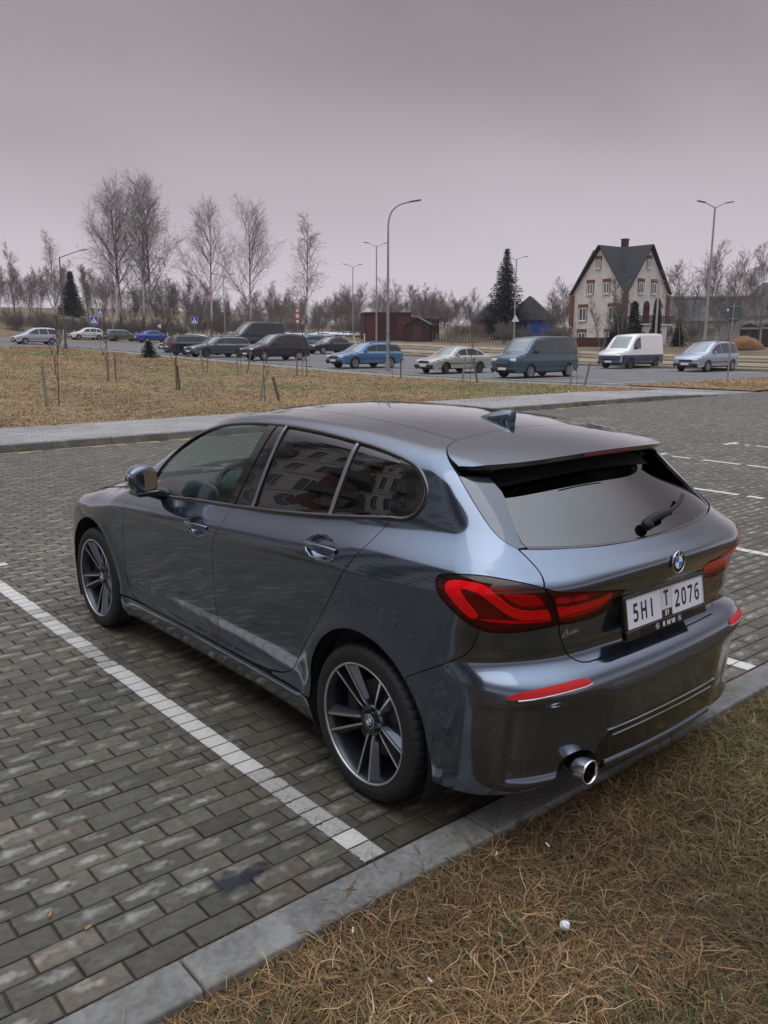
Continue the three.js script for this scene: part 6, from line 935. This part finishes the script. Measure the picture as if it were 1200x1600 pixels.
block('long_building', 'long pale building behind the bare trees right of the house', 46, 130, 22, 9, 5.6, -.08, std({ color: lin(.62, .60, .58), map: rep(T_soft, .3), roughness: .9 }), HM.grey, { rh: .5, win: [[-6, 3.4, 1, 1.2], [-2, 3.4, 1, 1.2], [2, 3.4, 1, 1.2], [6, 3.4, 1, 1.2]] });
block('low_house', 'low house with a broad grey roof behind the people carrier', 40, 112, 13, 7, 2.6, .05, HM.wall, HM.grey, { rh: 2.6, win: [[-4, 1.4, 1, 1.1], [3, 1.4, 1, 1.1]] });
block('gable_cottage', 'grey-roofed cottage at the right edge', 47, 103, 9, 8, 3.1, Math.PI / 2 + .1, HM.wall, HM.grey, { rh: 4.2, win: [] });
block('blue_cottage', 'cottage with a bright blue wall and grey roof behind the spruce', 21.6, 128, 6, 7, 2.6, Math.PI / 2 - .25, HM.blue, HM.grey, { rh: 3.4 });
block('red_cottage', 'small cottage with a red gable left of the spruce', 16.2, 134, 5, 5, 2.5, Math.PI / 2, HM.rust, HM.grey, { rh: 2.5 });
for (let i = 0; i < 4; i++) { const [x, z] = site(38.0 + i * 2.3, 92), t = thing('garage', ['first', 'second', 'third', 'fourth'][i] + ' dark garage from the left in the row by the sand heap', 'garage', [x, terr(x, z) - .1, z], RT, 'garages at the right edge'); mesh('wall', merged([box(.2, 1.9, 4, -1.1, .95, 0), box(2.3, .2, 4, 0, 1.9, 0)]), std({ color: lin(.3, .29, .27), roughness: .9 }), t); mesh('door', box(2.05, 1.8, .1, .05, .9, 1.8), plastic, t); const s = new THREE.Shape([[-1.15, 0], [1.15, 0], [0, .45]].map(p => new THREE.Vector2(...p))); mesh('roof', new THREE.ExtrudeGeometry(s, { depth: 4, bevelEnabled: false }).translate(0, 2.0, -2), plastic, t); }
{ const [x, z] = site(36.4, 84), g = new THREE.SphereGeometry(1, 24, 12, 0, 6.2832, 0, Math.PI / 2), p = g.attributes.position; for (let i = 0; i < p.count; i++) { const n = .75 + .5 * fbm(p.getX(i) * 2 + 5, p.getZ(i) * 2 + 5, 3, 7); p.setXYZ(i, p.getX(i) * 2.4 * n, p.getY(i) * 1.25 * n, p.getZ(i) * 1.8 * n); } g.computeVertexNormals(); const m = mesh('sand_heap', g, std({ color: lin(.34, .17, .08), map: rep(T_dirt, 3), roughness: 1 })); const [x2, z2] = site(35.9, 86); m.position.set(x2, terr(x2, z2) - .1, z2); tag(m, 'heap of orange sand by the garages at the right', 'sand heap'); }
// brown sheds
{ const [x, z] = site(.45, 117), t = thing('metal_shed', 'flat dark maroon shed with two rusty red garage doors', 'shed', [x, terr(x, z) - .1, z], RT + .10); mesh('wall', box(6.3, 3.6, 7.5, 0, 1.8, -3.75), HM.maroon, t); mesh('roof', box(6.5, .16, 7.7, 0, 3.65, -3.75), HM.plum, t); for (const dx of [-2.1, 2.1]) { const d = mesh('garage_door', box(1.75, 3.1, .1, dx, 1.6, .06), HM.rust, t); for (let k = 0; k < 5; k++) mesh('door_rib', box(.04, 3.0, .04, dx - .75 + k * .37, 1.6, .12), HM.rust, d); } mesh('annex', box(4.5, 2.9, 6, 5.2, 1.45, -5.5), HM.maroon, t); mesh('annex_roof', box(4.9, .14, 6.4, 5.2, 3.0, -5.5).rotateZ(-.06).translate(0, .3, 0), HM.plum, t);
  const [x2, z2] = site(4.3, 113.5), q = thing('small_shed', 'little gabled wooden shed before the maroon shed', 'shed', [x2, terr(x2, z2) - .1, z2], RT - .18); mesh('wall', merged([new THREE.ExtrudeGeometry(new THREE.Shape([[-1.6, 0], [1.6, 0], [1.6, 2.1], [0, 2.95], [-1.6, 2.1]].map(p => new THREE.Vector2(...p))), { depth: 3.2, bevelEnabled: false }).translate(0, 0, -3.2)]), HM.maroon, q); for (const s of [-1, 1]) mesh('roof_slope', box(2.1, .09, 3.7).rotateZ(s * -.49).translate(s * .88, 2.62, -1.6), HM.grey, q); mesh('lean_to_roof', box(2.6, .09, 3.6, 2.9, 2.2, -1.7).rotateZ(-.02), HM.grey, q); mesh('shed_door', box(1.1, 1.9, .06, 0, .95, .03), HM.rust, q); mesh('lean_to_post', merged([box(.1, 2.2, .1, 4.0, 1.1, 0)]), wood, q); }
// fences
function fence(name, label, X0, D0, X1, D1, n, h, mat, rails, pw = .1, rm = mat) { const [ax, az] = site(X0, D0), t = thing(name, label, 'fence', [ax, terr(ax, az), az]); const by = terr(ax, az); let prev = null; for (let i = 0; i <= n; i++) { const [x, z] = site(lerp(X0, X1, i / n), lerp(D0, D1, i / n)), y = terr(x, z) - by; mesh('post', box(pw, h, pw, x - ax, y + h / 2, z - az), mat, t); if (prev) for (const k of rails) { mesh('rail', bar([prev[0], prev[1] + h * k, prev[2]], [x - ax, y + h * k, z - az], .02, .02, 4), rm, t); } prev = [x - ax, y, z - az]; } }
fence('mesh_fence', 'long low fence with white posts before the birches', -44, 108, -2.5, 108, 32, 1.1, HM.white, [.35, .9], .09, std({ color: lin(.32, .32, .31), roughness: .8 }));
fence('picket_fence', 'grey wooden fence behind the pale saloon', 6.5, 108, 21.5, 104, 46, 1.05, wood, [.3, .85], .12);
// snow left lying in the wood
{ const r = rng(88); const g0 = new THREE.Group(); g0.name = 'snow_patches'; tag(g0, 'thin patches of old snow lying under the far trees', 'snow', null, 'stuff'); scene.add(g0); const a = []; for (let i = 0; i < 46; i++) { const X = -26 + r() * 28, D = 132 + r() * 22, [x, z] = site(X, D); const g = new THREE.SphereGeometry(1, 10, 6); g.scale(1.2 + 2.2 * r(), .12 + .1 * r(), .6 + .9 * r()); g.translate(x, terr(x, z) - .06, z); a.push(g); } mesh('snow', merged(a), std({ color: lin(.72, .74, .78), roughness: .9 }), g0).userData.kind = 'stuff'; }
// ---------------------------------------------------------------- litter
const butt = (lab, x, y, z, a, grass) => { const t = thing('cigarette_end', lab, 'litter', [x, y, z], a, 'cigarette ends'); mesh('filter', cyl(.0038, .0038, .022, 8).rotateZ(Math.PI / 2).translate(.011, .004, 0), grass ? std({ color: lin(.66, .64, .60) }) : std({ color: lin(.45, .22, .07) }), t); mesh('paper', cyl(.0038, .0036, .008, 8).rotateZ(Math.PI / 2).translate(-.001, .004, 0), std({ color: lin(.7, .68, .65) }), t); };
butt('tan cigarette end on the pavers nearer the kerb', -2.02, .004, .055, .3); butt('tan cigarette end on the pavers farther from the kerb', -2.09, .004, -.08, 1.0);
butt('white cigarette end in the grass nearest the exhaust', -.62, .035, .72, 1.2, 1); butt('white cigarette end at the bottom of the grass', -1.38, .03, .92, 1.5, 1); butt('white cigarette end lying by the kerb edge', -1.42, .03, .62, .9, 1); butt('white cigarette end left of the one nearest the exhaust', -.80, .035, .64, .5, 1);
{ const g = new THREE.IcosahedronGeometry(.016, 3), p = g.attributes.position; for (let i = 0; i < p.count; i++) { const x = p.getX(i), y = p.getY(i), z = p.getZ(i), n = .7 + .7 * fbm(x * 120 + 5, y * 120 + z * 90, 2, 5); p.setXYZ(i, x * n, y * n, z * n); } g.computeVertexNormals(); const m = mesh('paper_ball', g, std({ color: lin(.66, .67, .72), roughness: .7 })); m.position.set(-.92, .045, 1.03); tag(m, 'crumpled scrap of white paper lying in the dead grass', 'litter'); }
{ const r = rng(99), lf = new THREE.Shape(); lf.moveTo(0, 0); lf.quadraticCurveTo(.02, .015, .035, .035); lf.quadraticCurveTo(.012, .03, 0, 0); for (const [x, z, lab] of [[-1.72, .68, 'brown dead leaf at the kerb corner'], [-1.62, .74, 'brown dead leaf beside the kerb joint'], [-1.5, .82, 'brown dead leaf in the lower grass'], [-.2, .98, 'brown dead leaf right of the paper scrap'], [-1.05, 1.12, 'brown dead leaf in the lower middle grass']]) { const m = mesh('dead_leaf', new THREE.ExtrudeGeometry(lf, { depth: .0006, bevelEnabled: false }).rotateX(-Math.PI / 2 + .25), std({ color: lin(.20, .11, .055), roughness: .9 })); m.position.set(x, .05, z); m.rotation.y = r() * 6; m.scale.setScalar(1.2); tag(m, lab, 'leaf', 'dead leaves'); } }
// ---------------------------------------------------------------- flats behind the viewer, mirrored in the car
{ const t = thing('apartment_block', 'nine-storey apartment block across the court, seen mirrored in the car', 'building', [-21, 0, -19]); const cream = std({ color: lin(.62, .61, .60), roughness: .9 }), gr = std({ color: lin(.15, .16, .17), roughness: .9 }), gn = std({ color: lin(.22, .30, .25), roughness: .9 }), br = std({ color: lin(.20, .12, .09), roughness: .9 });
  mesh('wall', box(12, 27.6, 56, -6, 13.8, 0), cream, t); mesh('roof', box(12.6, .5, 56.6, -6, 27.85, 0), gr, t);
  const wg = box(.12, 1.55, 1.8), fg = merged([box(.16, .12, 2.04, 0, .83, 0), box(.16, .12, 2.04, 0, -.83, 0), box(.16, 1.6, .12, 0, 0, -.96), box(.16, 1.6, .12, 0, 0, .96), box(.16, 1.6, .09, 0, 0, .25)]), bg = merged([box(1.3, .16, 3.2, .65, 0, 0), box(.08, 1.05, 3.2, 1.26, .5, 0), box(1.3, 1.05, .08, .65, .5, -1.56), box(1.3, 1.05, .08, .65, .5, 1.56)]);
  for (let f = 0; f < 9; f++) for (let c = 0; c < 14; c++) { const z = -26 + c * 4, y = 1.9 + f * 3; const w = mesh('window', wg, HM.pane, t); w.position.set(.04, y, z); mesh('frame', fg, HM.white, w); if (c % 3 === 1 && f) { const b = mesh('balcony', bg, (f + c) % 3 ? (c % 2 ? gn : gr) : br, t); b.position.set(.02, y - 1.05, z); } }
  for (let c = 0; c < 5; c++) mesh('facade_panel', box(.06, 27.0, 2.0, .03, 13.7, -24 + c * 12), c % 2 ? br : gr, t); for (let f = 1; f < 9; f++) mesh('floor_joint', box(.05, .07, 56, .025, f * 3 + .35, 0), gr, t); }
scene.fog = new THREE.FogExp2(0xcfc8ce, .0003); // thin winter haze over the far trees
renderer.render(scene, camera);
